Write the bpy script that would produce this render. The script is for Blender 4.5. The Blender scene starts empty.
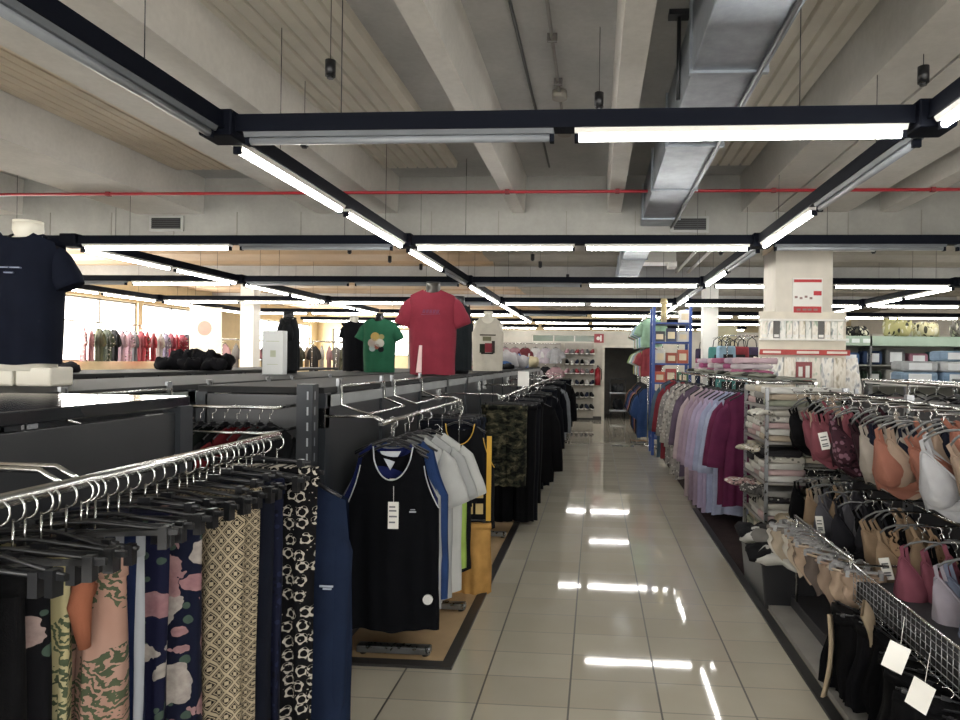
import bpy, math, random
from mathutils import Vector, Matrix
random.seed(7)
rnd = random.Random(11)
SC = bpy.context.scene
COL = SC.collection
PI = math.pi

# ------------------------------------------------------------------ colour / materials
def lin(c):
    if isinstance(c, str):
        c = c.lstrip('#')
        if len(c) == 3: c = ''.join(x*2 for x in c)
        c = [int(c[i:i+2], 16)/255 for i in (0, 2, 4)]
    return tuple((x/12.92 if x <= .04045 else ((x+.055)/1.055)**2.4) for x in c) + (1,)

def mute(c, sat=.78, val=.8):
    a = lin(c); g = .3*a[0]+.59*a[1]+.11*a[2]
    return tuple((g+(x-g)*sat)*val for x in a[:3])+(1,)
class N:
    """tiny node-graph helper"""
    def __init__(s, name):
        s.m = bpy.data.materials.new(name); s.m.use_nodes = True
        s.t = s.m.node_tree; s.n = s.t.nodes; s.b = s.n['Principled BSDF']
    def new(s, typ, **k):
        x = s.n.new(typ)
        for a, v in k.items(): setattr(x, a, v)
        return x
    def link(s, a, b): s.t.links.new(a, b)
    def val(s, sock, v):
        if hasattr(v, 'is_output') or isinstance(v, bpy.types.NodeSocket): s.link(v, sock)
        else: sock.default_value = v
    def math(s, op, a, b=0., c=0., clamp=False):
        x = s.new('ShaderNodeMath', operation=op, use_clamp=clamp)
        s.val(x.inputs[0], a); s.val(x.inputs[1], b); s.val(x.inputs[2], c)
        return x.outputs[0]
    def obj(s): return s.new('ShaderNodeTexCoord').outputs['Object']
    def sep(s, v):
        x = s.new('ShaderNodeSeparateXYZ'); s.link(v, x.inputs[0]); return x.outputs
    def comb(s, a, b, c):
        x = s.new('ShaderNodeCombineXYZ')
        for i, v in enumerate((a, b, c)): s.val(x.inputs[i], v)
        return x.outputs[0]
    def mix(s, f, a, b):
        x = s.new('ShaderNodeMix', data_type='RGBA')
        s.val(x.inputs[0], f); s.val(x.inputs[6], a); s.val(x.inputs[7], b)
        return x.outputs[2]
    def noise(s, v, scale, detail=3., rough=.5, dist=0.):
        x = s.new('ShaderNodeTexNoise')
        if v is not None: s.link(v, x.inputs['Vector'])
        x.inputs['Scale'].default_value = scale; x.inputs['Detail'].default_value = detail
        x.inputs['Roughness'].default_value = rough; x.inputs['Distortion'].default_value = dist
        return x.outputs
    def voro(s, v, scale, feature='F1', dim='3D'):
        x = s.new('ShaderNodeTexVoronoi', feature=feature, voronoi_dimensions=dim)
        if v is not None: s.link(v, x.inputs['Vector'])
        x.inputs['Scale'].default_value = scale
        return x.outputs
    def ramp(s, f, stops, const=False):
        x = s.new('ShaderNodeValToRGB')
        if const: x.color_ramp.interpolation = 'CONSTANT'
        e = x.color_ramp.elements
        while len(e) < len(stops): e.new(.5)
        for i, (p, c) in enumerate(stops): e[i].position = p; e[i].color = c
        s.val(x.inputs[0], f); return x.outputs[0]
    def bump(s, h, strength=.3, dist=.01):
        x = s.new('ShaderNodeBump'); x.inputs['Strength'].default_value = strength
        x.inputs['Distance'].default_value = dist; s.link(h, x.inputs['Height'])
        s.link(x.outputs[0], s.b.inputs['Normal'])
    def col(s, c): s.val(s.b.inputs['Base Color'], c)
    def rough(s, r):
        s.val(s.b.inputs['Roughness'], r)
        if 'cloth' in s.m.name: s.b.inputs['Specular IOR Level'].default_value = .12
    def metal(s, r): s.b.inputs['Metallic'].default_value = r

_mc = {}
def memo(f):
    def g(*a, **k):
        key = (f.__name__,) + a + tuple(sorted(k.items()))
        if key not in _mc: _mc[key] = f(*a, **k)
        return _mc[key]
    return g

@memo
def paint(c, r=.5, metal=0., var=.06, scale=6., spec=None):
    n = N('paint'); co = n.obj()
    a = lin(c); nz = n.noise(co, scale, 4.)[0]
    d = tuple(x*(1-var*2.5) for x in a[:3])+(1,); l = tuple(min(1, x*(1+var*1.5)) for x in a[:3])+(1,)
    n.col(n.ramp(nz, [(.25, d), (.75, l)])); n.rough(r); n.metal(metal)
    if spec is not None: n.b.inputs['Specular IOR Level'].default_value = spec
    return n.m

@memo
def cloth(c, r=.88, var=.08):
    n = N('cloth'); co = n.obj(); a = mute(c)
    nz = n.noise(co, 9., 4.)[0]
    d = tuple(x*(1-var*2.5) for x in a[:3])+(1,); l = tuple(min(1, x*(1+var*2)) for x in a[:3])+(1,)
    n.col(n.ramp(nz, [(.25, d), (.75, l)])); n.rough(r)
    w = n.noise(co, 14., 2., .5, .6)[0]; f = n.noise(co, 420., 1.)[0]
    n.bump(n.math('ADD', w, n.math('MULTIPLY', f, .15)), .35, .012)
    return n.m

@memo
def floral(base, c1, c2, c3, scale=7., size=.33, seed=0.):
    n = N('floral_cloth'); s = n.sep(n.obj())
    co = n.comb(n.math('ADD', s[0], seed), n.math('MULTIPLY', s[1], .3), s[2])
    wob = n.noise(co, 30., 2.)
    wv = n.new('ShaderNodeVectorMath', operation='SCALE'); n.link(wob[1], wv.inputs[0]); wv.inputs['Scale'].default_value = .035
    ad = n.new('ShaderNodeVectorMath', operation='ADD'); n.link(co, ad.inputs[0]); n.link(wv.outputs[0], ad.inputs[1])
    v = n.voro(ad.outputs[0], scale); sp = n.sep(v['Color'])
    on = n.math('LESS_THAN', v['Distance'], n.math('MULTIPLY', sp[1], size*1.5))
    petal = n.ramp(v['Distance'], [(0., lin('#3a2530')), (.07, lin('#6a4a50')), (.12, mute(c1)), (size, mute(c2))])
    petal2 = n.ramp(v['Distance'], [(0., lin('#4a4030')), (.1, mute(c3)), (size, lin('#a39d96'))])
    fl = n.mix(n.math('GREATER_THAN', sp[0], .5), petal, petal2)
    v2 = n.voro(co, scale*2.3); sp2 = n.sep(v2['Color'])
    leaf = n.math('LESS_THAN', v2['Distance'], n.math('MULTIPLY', n.math('GREATER_THAN', sp2[0], .6), .3))
    b = n.mix(leaf, lin(base), lin('#39473f'))
    fl = n.mix(n.math('MULTIPLY', n.noise(co, 70., 3., .6)[0], .75), fl, lin('#4b3a40'))
    n.col(n.mix(on, b, fl)); n.rough(.85); n.bump(n.noise(co, 14., 2., .5, .6)[0], .35, .012)
    return n.m

@memo
def hearts(base, c, scale=25.):
    n = N('heart_print_cloth'); s = n.sep(n.obj())
    v2 = n.comb(n.math('MULTIPLY', s[0], scale), n.math('MULTIPLY', s[2], scale), 0.)
    vo = n.voro(v2, 1., 'F1', '2D'); vo_n = vo['Distance'].node; vo_n.inputs['Randomness'].default_value = .55
    df = n.new('ShaderNodeVectorMath', operation='SUBTRACT'); n.link(v2, df.inputs[0]); n.link(vo['Position'], df.inputs[1])
    rt = n.new('ShaderNodeVectorRotate', rotation_type='Z_AXIS'); n.link(df.outputs[0], rt.inputs['Vector'])
    cs = n.sep(vo['Color']); n.link(n.math('MULTIPLY', n.math('SUBTRACT', cs[0], .5), 2.2), rt.inputs['Angle'])
    p = n.sep(rt.outputs[0]); x = n.math('MULTIPLY', p[0], 3.1); y = n.math('ADD', n.math('MULTIPLY', p[1], 3.1), .1)
    x2 = n.math('MULTIPLY', x, x); y2 = n.math('MULTIPLY', y, y)
    q = n.math('SUBTRACT', n.math('ADD', x2, y2), 1.)
    f = n.math('SUBTRACT', n.math('MULTIPLY', n.math('MULTIPLY', q, q), q), n.math('MULTIPLY', x2, n.math('MULTIPLY', y2, y)))
    ring = n.math('MULTIPLY', n.math('LESS_THAN', f, .10), n.math('GREATER_THAN', f, -.12))
    br = n.math('GREATER_THAN', n.noise(v2, 3., 2.)[0], .40)
    dots = n.math('LESS_THAN', n.voro(v2, 3.2, 'F1', '2D')['Distance'], .12)
    m = n.math('MAXIMUM', n.math('MULTIPLY', ring, br), n.math('MULTIPLY', dots, n.math('GREATER_THAN', n.noise(v2, 1.7, 1.)[0], .62)))
    n.col(n.mix(m, lin(base), lin(c))); n.rough(.85); n.bump(n.noise(n.obj(), 14., 2., .5, .6)[0], .3, .012)
    return n.m

@memo
def lattice(base, c, scale=26.):
    n = N('lattice_print_cloth'); s = n.sep(n.obj())
    x = n.math('MULTIPLY', s[0], scale); z = n.math('MULTIPLY', s[2], scale*.8)
    a = n.math('ABSOLUTE', n.math('SUBTRACT', n.math('FRACT', n.math('ADD', x, z)), .5))
    b = n.math('ABSOLUTE', n.math('SUBTRACT', n.math('FRACT', n.math('SUBTRACT', x, z)), .5))
    line = n.math('GREATER_THAN', n.math('MAXIMUM', a, b), .40)
    dot = n.math('LESS_THAN', n.math('ADD', a, b), .24)
    ln2 = n.math('MULTIPLY', n.math('LESS_THAN', n.math('MAXIMUM', a, b), .33), n.math('GREATER_THAN', n.math('MAXIMUM', a, b), .27))
    m = n.math('MAXIMUM', n.math('MAXIMUM', line, dot), ln2)
    col = n.mix(n.noise(n.obj(), 40., 2.)[0], lin(c), lin('#a59880'))
    n.col(n.mix(m, lin(base), col)); n.rough(.85); n.bump(n.noise(n.obj(), 14., 2., .5, .6)[0], .3, .012)
    return n.m

@memo
def camo(seed=0.):
    n = N('camouflage_cloth'); s = n.sep(n.obj())
    co = n.comb(n.math('ADD', s[0], seed), s[1], n.math('MULTIPLY', s[2], 1.9))
    nz = n.noise(co, 11., 3., .6, .4)[0]
    n.col(n.ramp(nz, [(0., lin('#0f100e')), (.43, lin('#25271f')), (.52, lin('#38362a')), (.6, lin('#55513f'))], True))
    n.rough(.9); n.bump(n.noise(n.obj(), 16., 2., .5, .6)[0], .3, .012)
    return n.m

@memo
def tropical(base, leaf, alt, seed=0.):
    n = N('leaf_print_cloth'); s = n.sep(n.obj())
    co = n.comb(n.math('ADD', s[0], seed), 0., s[2])
    big = n.math('GREATER_THAN', n.noise(co, 13., 2., .5, .5)[0], .5)
    w = n.new('ShaderNodeTexWave', bands_direction='DIAGONAL'); n.link(co, w.inputs['Vector'])
    w.inputs['Scale'].default_value = 26.; w.inputs['Distortion'].default_value = 14.; w.inputs['Detail'].default_value = 3.; w.inputs['Detail Scale'].default_value = 1.6
    low = n.math('LESS_THAN', s[2], -.17)
    m = n.math('MULTIPLY', n.math('MULTIPLY', n.math('GREATER_THAN', w.outputs['Fac'], .5), big), low)
    c = n.mix(n.noise(co, 9., 2.)[0], mute(base, .7, .85), mute(alt, .7, .85))
    g = n.mix(n.noise(co, 30., 2.)[0], mute(leaf), lin('#2a3328'))
    n.col(n.mix(m, c, g)); n.rough(.8); n.bump(n.noise(n.obj(), 14., 2., .5, .6)[0], .35, .012)
    return n.m

@memo
def speckle(base, c1, c2, scale=60., thr=.3):
    n = N('mottled_cloth'); co = n.obj()
    v = n.voro(co, scale); sp = n.sep(v['Color'])
    on = n.math('LESS_THAN', v['Distance'], n.math('MULTIPLY', sp[1], thr*2))
    cc = n.mix(n.math('GREATER_THAN', sp[0], .5), mute(c1), mute(c2))
    n.col(n.mix(on, mute(base), cc)); n.rough(.85); n.bump(n.noise(co, 20., 2., .5, .6)[0], .3, .01)
    return n.m

@memo
def vstripes(c1, c2, scale=30., axis=0):
    n = N('striped_cloth'); s = n.sep(n.obj())
    f = n.math('FRACT', n.math('MULTIPLY', s[axis], scale))
    n.col(n.mix(n.math('GREATER_THAN', f, .55), lin(c1), lin(c2))); n.rough(.85)
    n.bump(n.noise(n.obj(), 14., 2., .5, .6)[0], .3, .012)
    return n.m

@memo
def packprint(seed):
    """a small printed pack: pale card with soft coloured blocks"""
    n = N('printed_card'); s = n.sep(n.obj())
    co = n.comb(n.math('ADD', n.math('MULTIPLY', s[0], 22.), seed*3.7), seed, n.math('MULTIPLY', s[2], 9.))
    nz = n.noise(co, 1., 2., .5, .2)
    pal = [('#d8d2c6', '#efe9dd', '#9fb29a'), ('#cfc7ba', '#efece4', '#8a8f96'), ('#d9cdb8', '#f1ece0', '#b5a98f'), ('#c9cdc6', '#eceae2', '#7d8a86')][int(seed) % 4]
    n.col(n.ramp(nz[0], [(.3, lin(pal[0])), (.52, lin(pal[1])), (.66, lin(pal[2]))])); n.rough(.35)
    return n.m

@memo
def chrome(c='#c9cac8', r=.18):
    n = N('chrome'); n.col(lin(c)); n.metal(1.); n.rough(n.ramp(n.noise(n.obj(), 30., 2.)[0], [(.3, (r*.7,)*3+(1,)), (.7, (r*1.4,)*3+(1,))]))
    return n.m

@memo
def emit(c, s):
    n = N('lamp_light'); n.col(lin(c)); n.val(n.b.inputs['Emission Color'], lin(c)); n.b.inputs['Emission Strength'].default_value = s
    return n.m

@memo
def concrete(c, c2, scale=2., bump=.15):
    n = N('concrete'); co = n.obj()
    a = n.noise(co, scale, 6., .6)[0]; b = n.noise(co, scale*14, 3.)[0]
    n.col(n.mix(n.math('MULTIPLY', b, .25), n.ramp(a, [(.3, lin(c)), (.7, lin(c2))]), lin('#6f6a62')))
    n.rough(.85); n.bump(b, bump, .01)
    return n.m

@memo
def corrugated(c, c2, pitch=.085, axis=0):
    n = N('corrugated_panel'); s = n.sep(n.obj())
    f = n.math('FRACT', n.math('MULTIPLY', s[axis], 1/pitch))
    groove = n.math('LESS_THAN', f, .16)
    base = n.ramp(n.noise(n.obj(), 1.5, 4.)[0], [(.3, lin(c)), (.7, lin(c2))])
    n.col(base); n.rough(.6)
    n.bump(n.math('SINE', n.math('MULTIPLY', s[axis], 2*PI/pitch)), .9, .02)
    return n.m

@memo
def floor_tiles():
    n = N('glossy_floor_tiles'); s = n.sep(n.obj())
    u = n.math('MULTIPLY', n.math('ADD', s[0], .105), 1/.425); v = n.math('MULTIPLY', s[1], 1/.283)
    fu = n.math('ABSOLUTE', n.math('SUBTRACT', n.math('FRACT', u), .5)); fv = n.math('ABSOLUTE', n.math('SUBTRACT', n.math('FRACT', v), .5))
    gu = n.math('GREATER_THAN', fu, .489); gv = n.math('GREATER_THAN', fv, .487)
    g = n.math('MAXIMUM', gu, n.math('MULTIPLY', gv, .75))
    cell = n.comb(n.math('FLOOR', u), n.math('FLOOR', v), 0.)
    wn = n.new('ShaderNodeTexWhiteNoise', noise_dimensions='2D'); n.link(cell, wn.inputs['Vector'])
    c = n.mix(wn.outputs[0], lin('#aaa497'), lin('#b7b1a3'))
    c = n.mix(n.math('MULTIPLY', n.noise(n.obj(), 3., 5., .6)[0], .5), c, lin('#96907f'))
    n.col(n.mix(g, c, lin('#3a342d')))
    n.rough(n.math('ADD', n.math('MULTIPLY', g, .4), n.math('ADD', .02, n.math('MULTIPLY', n.noise(n.obj(), 5., 3.)[0], .05))))
    n.b.inputs['Specular IOR Level'].default_value = .62
    h = n.math('ADD', n.math('MULTIPLY', n.noise(n.obj(), 2.3, 2.)[0], .5), n.math('MULTIPLY', g, -.25))
    n.bump(h, .025, .02)
    return n.m

def glass_mat():
    if 'window_glass' in _mc: return _mc['window_glass']
    n = N('window_glass'); n.n.remove(n.b)
    tr = n.new('ShaderNodeBsdfTransparent'); gl = n.new('ShaderNodeBsdfGlossy'); gl.inputs['Roughness'].default_value = .05
    mx = n.new('ShaderNodeMixShader'); mx.inputs[0].default_value = .08
    n.link(tr.outputs[0], mx.inputs[1]); n.link(gl.outputs[0], mx.inputs[2]); n.link(mx.outputs[0], n.n['Material Output'].inputs[0])
    _mc['window_glass'] = n.m
    return n.m

# ------------------------------------------------------------------ mesh helpers
class MB:
    def __init__(s): s.v = []; s.f = []; s.mi = []; s.sm = []
    def add(s, vs, fs, mi=0, smooth=False):
        o = len(s.v); s.v += [tuple(v) for v in vs]
        for f in fs: s.f.append(tuple(i+o for i in f)); s.mi.append(mi); s.sm.append(smooth)
        return s
    def box(s, x0, x1, y0, y1, z0, z1, mi=0, M=None):
        vs = [Vector((x, y, z)) for z in (z0, z1) for y in (y0, y1) for x in (x0, x1)]
        if M is not None: vs = [M @ v for v in vs]
        return s.add(vs, [(0, 2, 3, 1), (4, 5, 7, 6), (0, 1, 5, 4), (2, 6, 7, 3), (0, 4, 6, 2), (1, 3, 7, 5)], mi)
    def tube(s, pts, r, n=8, mi=0, closed=False):
        P = [Vector(p) for p in pts]; k = len(P); rings = []; up = None
        for i, p in enumerate(P):
            a = P[(i-1) % k] if (closed or i) else p; b = P[(i+1) % k] if (closed or i < k-1) else p
            t = (b-a).normalized() if (b-a).length > 1e-9 else Vector((0, 0, 1))
            if up is None:
                up = Vector((0, 0, 1)) if abs(t.z) < .9 else Vector((1, 0, 0))
            up = (up-t*up.dot(t))
            up = up.normalized() if up.length > 1e-6 else t.orthogonal().normalized()
            sd = t.cross(up); rr = r[i] if isinstance(r, (list, tuple)) else r
            rings.append([p+(up*math.cos(2*PI*j/n)+sd*math.sin(2*PI*j/n))*rr for j in range(n)])
        return s.loft(rings, mi, wrap=closed)
    def loft(s, rings, mi=0, cap0=True, cap1=True, wrap=False, smooth=True):
        n = len(rings[0]); k = len(rings); vs = [v for r in rings for v in r]; fs = []
        for i in range(k if wrap else k-1):
            a = i*n; b = ((i+1) % k)*n
            for j in range(n): fs.append((a+j, a+(j+1) % n, b+(j+1) % n, b+j))
        s.add(vs, fs, mi, smooth)
        if not wrap:
            o = len(s.v)-len(vs)
            if cap0: s.f.append(tuple(o+j for j in reversed(range(n)))); s.mi.append(mi); s.sm.append(False)
            if cap1: s.f.append(tuple(o+(k-1)*n+j for j in range(n))); s.mi.append(mi); s.sm.append(False)
        return s
    def cyl(s, c, r, h, n=16, mi=0, axis='z', r2=None):
        r2 = r if r2 is None else r2; c = Vector(c); rings = []
        for rr, t in ((r, 0), (r2, h)):
            ring = []
            for j in range(n):
                a = 2*PI*j/n; p = (rr*math.cos(a), rr*math.sin(a), t)
                if axis == 'x': p = (t, p[0], p[1])
                if axis == 'y': p = (p[0], t, p[1])
                ring.append(c+Vector(p))
            rings.append(ring)
        return s.loft(rings, mi)
    def prism(s, poly, y0, y1, mi=0):
        """poly in x,z extruded along y"""
        n = len(poly); vs = [(x, y0, z) for x, z in poly]+[(x, y1, z) for x, z in poly]
        fs = [(i, (i+1) % n, n+(i+1) % n, n+i) for i in range(n)]+[tuple(reversed(range(n))), tuple(range(n, 2*n))]
        return s.add(vs, fs, mi)
    def build(s, name, mats, parent=None, loc=None, bevel=0., kind=None, label=None):
        me = bpy.data.meshes.new(name); me.from_pydata(s.v, [], s.f)
        if not isinstance(mats, (list, tuple)): mats = [mats]
        for m in mats: me.materials.append(m)
        me.polygons.foreach_set('material_index', s.mi); me.polygons.foreach_set('use_smooth', s.sm)
        me.validate(); me.update()
        o = bpy.data.objects.new(name, me); COL.objects.link(o)
        if parent is not None: o.parent = parent
        if loc is not None: o.location = loc
        if bevel:
            b = o.modifiers.new('bevel', 'BEVEL'); b.width = bevel; b.segments = 2; b.limit_method = 'ANGLE'
        if kind: o['kind'] = kind
        if label: o['label'] = label
        return o

_labels = {}
def tag(o, label, cat, group=None, kind=None):
    o['label'] = label; o['category'] = cat
    if group: o['group'] = group
    if kind: o['kind'] = kind
    _labels[label] = _labels.get(label, 0)+1
    return o
def thing(name, label, cat, loc=(0, 0, 0), rz=0., group=None):
    o = bpy.data.objects.new(name, None); COL.objects.link(o); o.empty_display_size = .05
    o.location = loc; o.rotation_euler = (0, 0, rz)
    if label: tag(o, label, cat, group)
    return o
def structure(mb, name, mats, **k):
    return mb.build(name, mats, kind='structure', **k)
def kids(o): return [c for c in bpy.data.objects if c.parent == o]
class Proto:
    """first use is the built thing itself, later uses are copies of the thing, its parts and their sub-parts"""
    def __init__(s, root): s.root = root; s.kids = [(c, kids(c)) for c in kids(root)]; s.used = False
    def put(s, label, cat, loc, rot=0., group=None, mats=None, scale=None):
        if not s.used:
            s.used = True; r = s.root; tree = [(c, g) for c, g in s.kids]
            allp = [r]+[c for c, _ in tree]+[g for _, gs in tree for g in gs]
        else:
            r = s.root.copy(); COL.objects.link(r); allp = [r]
            for c, gs in s.kids:
                cc = c.copy(); COL.objects.link(cc); cc.parent = r; allp.append(cc)
                for g in gs:
                    gg = g.copy(); COL.objects.link(gg); gg.parent = cc; allp.append(gg)
        r.location = loc; r.rotation_euler = rot if isinstance(rot, tuple) else (0, 0, rot)
        if scale: r.scale = scale if isinstance(scale, tuple) else (scale,)*3
        else: r.scale = (1, 1, 1)
        for k in ('label', 'group'):
            if k in r.keys(): del r[k]
        tag(r, label, cat, group)
        if mats:
            for o in allp:
                st = o.name.split('.')[0]
                key = st if st in mats else ('*' if (o is r and '*' in mats) else None)
                if key is not None and o.type == 'MESH':
                    mm = mats[key]; mm = mm if isinstance(mm, (list, tuple)) else [mm]
                    for i, m in enumerate(mm):
                        if i < len(o.material_slots): o.material_slots[i].link = 'OBJECT'; o.material_slots[i].material = m
        return r

ORD = ['zeroth', 'first', 'second', 'third', 'fourth', 'fifth', 'sixth', 'seventh', 'eighth', 'ninth', 'tenth', 'eleventh', 'twelfth', 'thirteenth',
       'fourteenth', 'fifteenth', 'sixteenth', 'seventeenth', 'eighteenth', 'nineteenth', 'twentieth', 'twenty-first', 'twenty-second', 'twenty-third',
       'twenty-fourth', 'twenty-fifth', 'twenty-sixth', 'twenty-seventh', 'twenty-eighth', 'twenty-ninth', 'thirtieth']

# ------------------------------------------------------------------ garments
def lerp(a, b, t): return a+(b-a)*t
def shell(mb, ztf, ztb, hw, zb, dep, nu=30, nv=22, amp=.012, k=6., seed=0, x0=0., y0=0., mi=0, hem=.006, roundness=.6):
    """a hanging closed cloth shell: front (-y) and back (+y) faces share their side columns; tops follow ztf / ztb"""
    r = random.Random(seed); ph = [r.uniform(0, 6.3) for _ in range(4)]
    W = hw(ztf(0)-.3); cols = []
    for sgn, zt in ((-1, ztf), (1, ztb)):
        for i in range(nu+1):
            u = -1+2*i/nu
            if sgn == 1: u = -u
            if sgn == 1 and i in (0, nu): continue
            top = zt(u*W); bot = zb+hem*math.sin(5*u+ph[0]); col = []
            for j in range(nv+1):
                v = j/nv; z = lerp(top, bot, v); x = u*hw(z)
                a = amp*min(1, v*1.6)
                fold = a*(math.sin(k*u+ph[1]+.7*math.sin(2*v+ph[3]))+.6*math.sin(2.3*k*u+ph[2]-1.1*v))
                y = sgn*dep(z)*max(0, 1-u*u)**roundness+fold
                col.append((x0+x+.25*a*math.sin(9*v+ph[3]), y0+y, z))
            cols.append(col)
    n = len(cols); vs = [p for c in cols for p in c]; m = nv+1; fs = []
    for i in range(n):
        j2 = (i+1) % n
        for j in range(nv): fs.append((i*m+j, i*m+j+1, j2*m+j+1, j2*m+j))
    mb.add(vs, fs, mi, True)
    return mb

def top_profile(zn, zs, neck, sh, pit, W, drop):
    """height of the upper edge of a top: scooped neck, shoulder line, armhole"""
    def f(x):
        a = abs(x)
        if a < neck: return zn-drop*(1-(a/neck)**2)**.55
        if a < sh: return lerp(zn, zs, (a-neck)/(sh-neck))
        return lerp(zs, pit, min(1, (a-sh)/max(1e-4, W-sh))**.6)
    return f
def sleeve(mb, sx, zs, length, ang, r0, r1, dep=.45, n=12, mi=0, inset=.04, bend=0., k=8, sides=(-1, 1)):
    """a sleeve that leaves the shoulder almost level and droops to the given angle"""
    k = max(k, 6)
    for s in sides:
        rings = []; c = Vector((s*(sx-inset), 0, zs-r0*.97))
        for i in range(k+1):
            t = i/k; a2 = lerp(ang*.25, ang+bend*t, min(1, t*2.4*max(1, length/.2))); dd = Vector((s*math.cos(a2), 0, -math.sin(a2)))
            if i: c = c+dd*length/k
            nrm = Vector((dd.z, 0, -dd.x)); rr = lerp(r0, r1, t)
            wob = 1+.04*math.sin(9*t+s)
            rings.append([c+nrm*rr*math.cos(2*PI*j/n)*wob+Vector((0, 1, 0))*rr*dep*(.8+.2*math.sin(3*t))*math.sin(2*PI*j/n)*wob for j in range(n)])
        mb.loft(rings, mi, cap0=True, cap1=True)

def hook_pts(h=.085, r=.022):
    pts = [(0, 0, -h)]
    pts.append((0, 0, -r*1.6))
    for i in range(9):
        a = -PI/2+PI*1.25*i/8
        pts.append((r*math.cos(a)*.95, 0, -r+r*math.sin(a)+r*.2))
    return [(x, y, z) for x, y, z in pts]
def add_hanger(parent, w=.2, drop=.1, h=.085, mat=None, clip=False, wire=.0022, lo=False):
    """hook + arms; origin is where the hook sits on the rail"""
    m = MB(); n = 5 if lo else 6
    if clip:
        m.tube([(-w, 0, -h-.012), (-.02, 0, -h-.004), (.02, 0, -h-.004), (w, 0, -h-.012)], .005, 6)
        for s in (-1, 1): m.box(s*w*.82-.008, s*w*.82+.008, -.008, .008, -h-.044, -h-.004)
        m.box(-.014, .014, -.006, .006, -h-.01, -h+.006)
    else:
        pts = []
        for i in range(9):
            t = -1+2*i/8; pts.append((t*w, 0, -h-.004-drop*abs(t)**1.4))
        m.tube(pts, [.007]*9, n); m.box(-.016, .016, -.007, .007, -h-.02, -h+.004)
    hg = m.build('hanger', mat or paint('#15161a', .35), parent)
    k = MB(); k.tube(hook_pts(h), wire, n)
    k.build('hook', chrome(), hg)
    return hg

def make_tee(w=.24, L=.66, sl=.2, ang=1.1, mat=None, neck=.085, drop=.06, res=(30, 22), hanger=True, seed=1, longsl=False, dep=.035, group=None, lo=False, name='tshirt', zs0=-.11, amp=.012, flare=1.0, slin=.03):
    root = thing(name, None, None)
    b = MB(); zs = zs0-.075; pit = zs-.19
    hw = lambda z: w*(1+(flare-1)*min(1, max(0, (pit-z)/(L*.8))))
    dp = lambda z: max(.006, dep*min(1, max(0, (zs0+.005-z)/.16))**.6)
    shell(b, top_profile(zs0, zs, neck, w*.94, pit, w, drop), top_profile(zs0, zs, neck, w*.94, pit, w, drop*.25), hw, zs0-L, dp, res[0], res[1], amp, 6, seed)
    if sl:
        if longsl: sleeve(b, w, zs, sl, ang, .075, .05, .5, inset=slin, bend=.1, k=5 if lo else 8, n=8 if lo else 12)
        else: sleeve(b, w, zs, sl, ang, .088, .078, .42, inset=.03, k=3 if lo else 5, n=8 if lo else 12)
    b.build('body', mat or cloth('#20242c'), root)
    if hanger: add_hanger(root, w*.85, .085, -zs0-.02, lo=lo)
    return root
def make_tank(w=.25, L=1.0, mat=None, neck=.105, sh=.17, drop=.16, seed=2, trim=None, zs0=-.11, res=(40, 26), dep=.045, hanger=True, name='tank_top', pitd=.24, lo=False):
    root = thing(name, None, None)
    zs = zs0-.06; pit = zs-pitd; b = MB()
    tf = top_profile(zs0, zs, neck, sh, pit, w, drop); tb = top_profile(zs0, zs, neck, sh, pit, w, drop*.35)
    hw = lambda z: w*(1+.04*min(1, max(0, (pit-z)/.5)))
    dp = lambda z: max(.006, dep*min(1, max(0, (zs0+.005-z)/.18))**.6)
    shell(b, tf, tb, hw, zs0-L, dp, res[0], res[1], .012, 6, seed)
    bo = b.build('body', mat or cloth('#14161d'), root)
    if trim:
        t = MB(); pts = []
        for i in range(25):
            x = -neck+2*neck*i/24; z = tf(x); pts.append((x, -dp(z)*max(0, 1-(x/w)**2)**.6-.004, z))
        t.tube(pts, .0035, 6); t.build('neck_trim', trim, bo)
        for s in (-1, 1):
            a = MB(); pts = []
            for i in range(13):
                x = s*lerp(sh+.003, w, i/12); z = tf(x); pts.append((x, -dp(z)*max(0, 1-(x/w)**2)**.6-.004, z))
            a.tube(pts, .003, 6); a.build('armhole_trim', trim, bo)
    if hanger: add_hanger(root, w*.75, .075, -zs0-.02, lo=lo)
    return root
def make_trousers(w=.15, L=.95, mat=None, seed=3, flare=.85, zt=-.115, dep=.03, res=(16, 20), clip=True, name='trousers', amp=.012, lo=False, crotch=.3):
    root = thing(name, None, None); b = MB(); lw = w*.5
    r = random.Random(seed)
    for s in (-1, 1):
        hw = lambda z: lw*1.06*lerp(1, flare, min(1, max(0, (zt-z)/L)))
        shell(b, lambda x: zt+.0, lambda x: zt+.0, hw, zt-L, lambda z: dep*(.55+.45*min(1, max(0, (zt-z)/.2))), res[0], res[1], amp, 5, seed*7+s, x0=s*lw*.98)
    b.build('trouser_body', mat or cloth('#14161d'), root)
    wb = MB(); rings = []
    for z, e in ((zt+.006, 1.), (zt-.035, 1.02)):
        rings.append([(w*1.04*e*math.cos(2*PI*j/24), dep*.8*math.sin(2*PI*j/24)*e, z) for j in range(24)])
    wb.loft(rings); wb.build('waistband', mat or cloth('#14161d'), root)
    if clip: add_hanger(root, w*1.0, 0, -zt-.03, clip=True, lo=lo)
    return root
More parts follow.
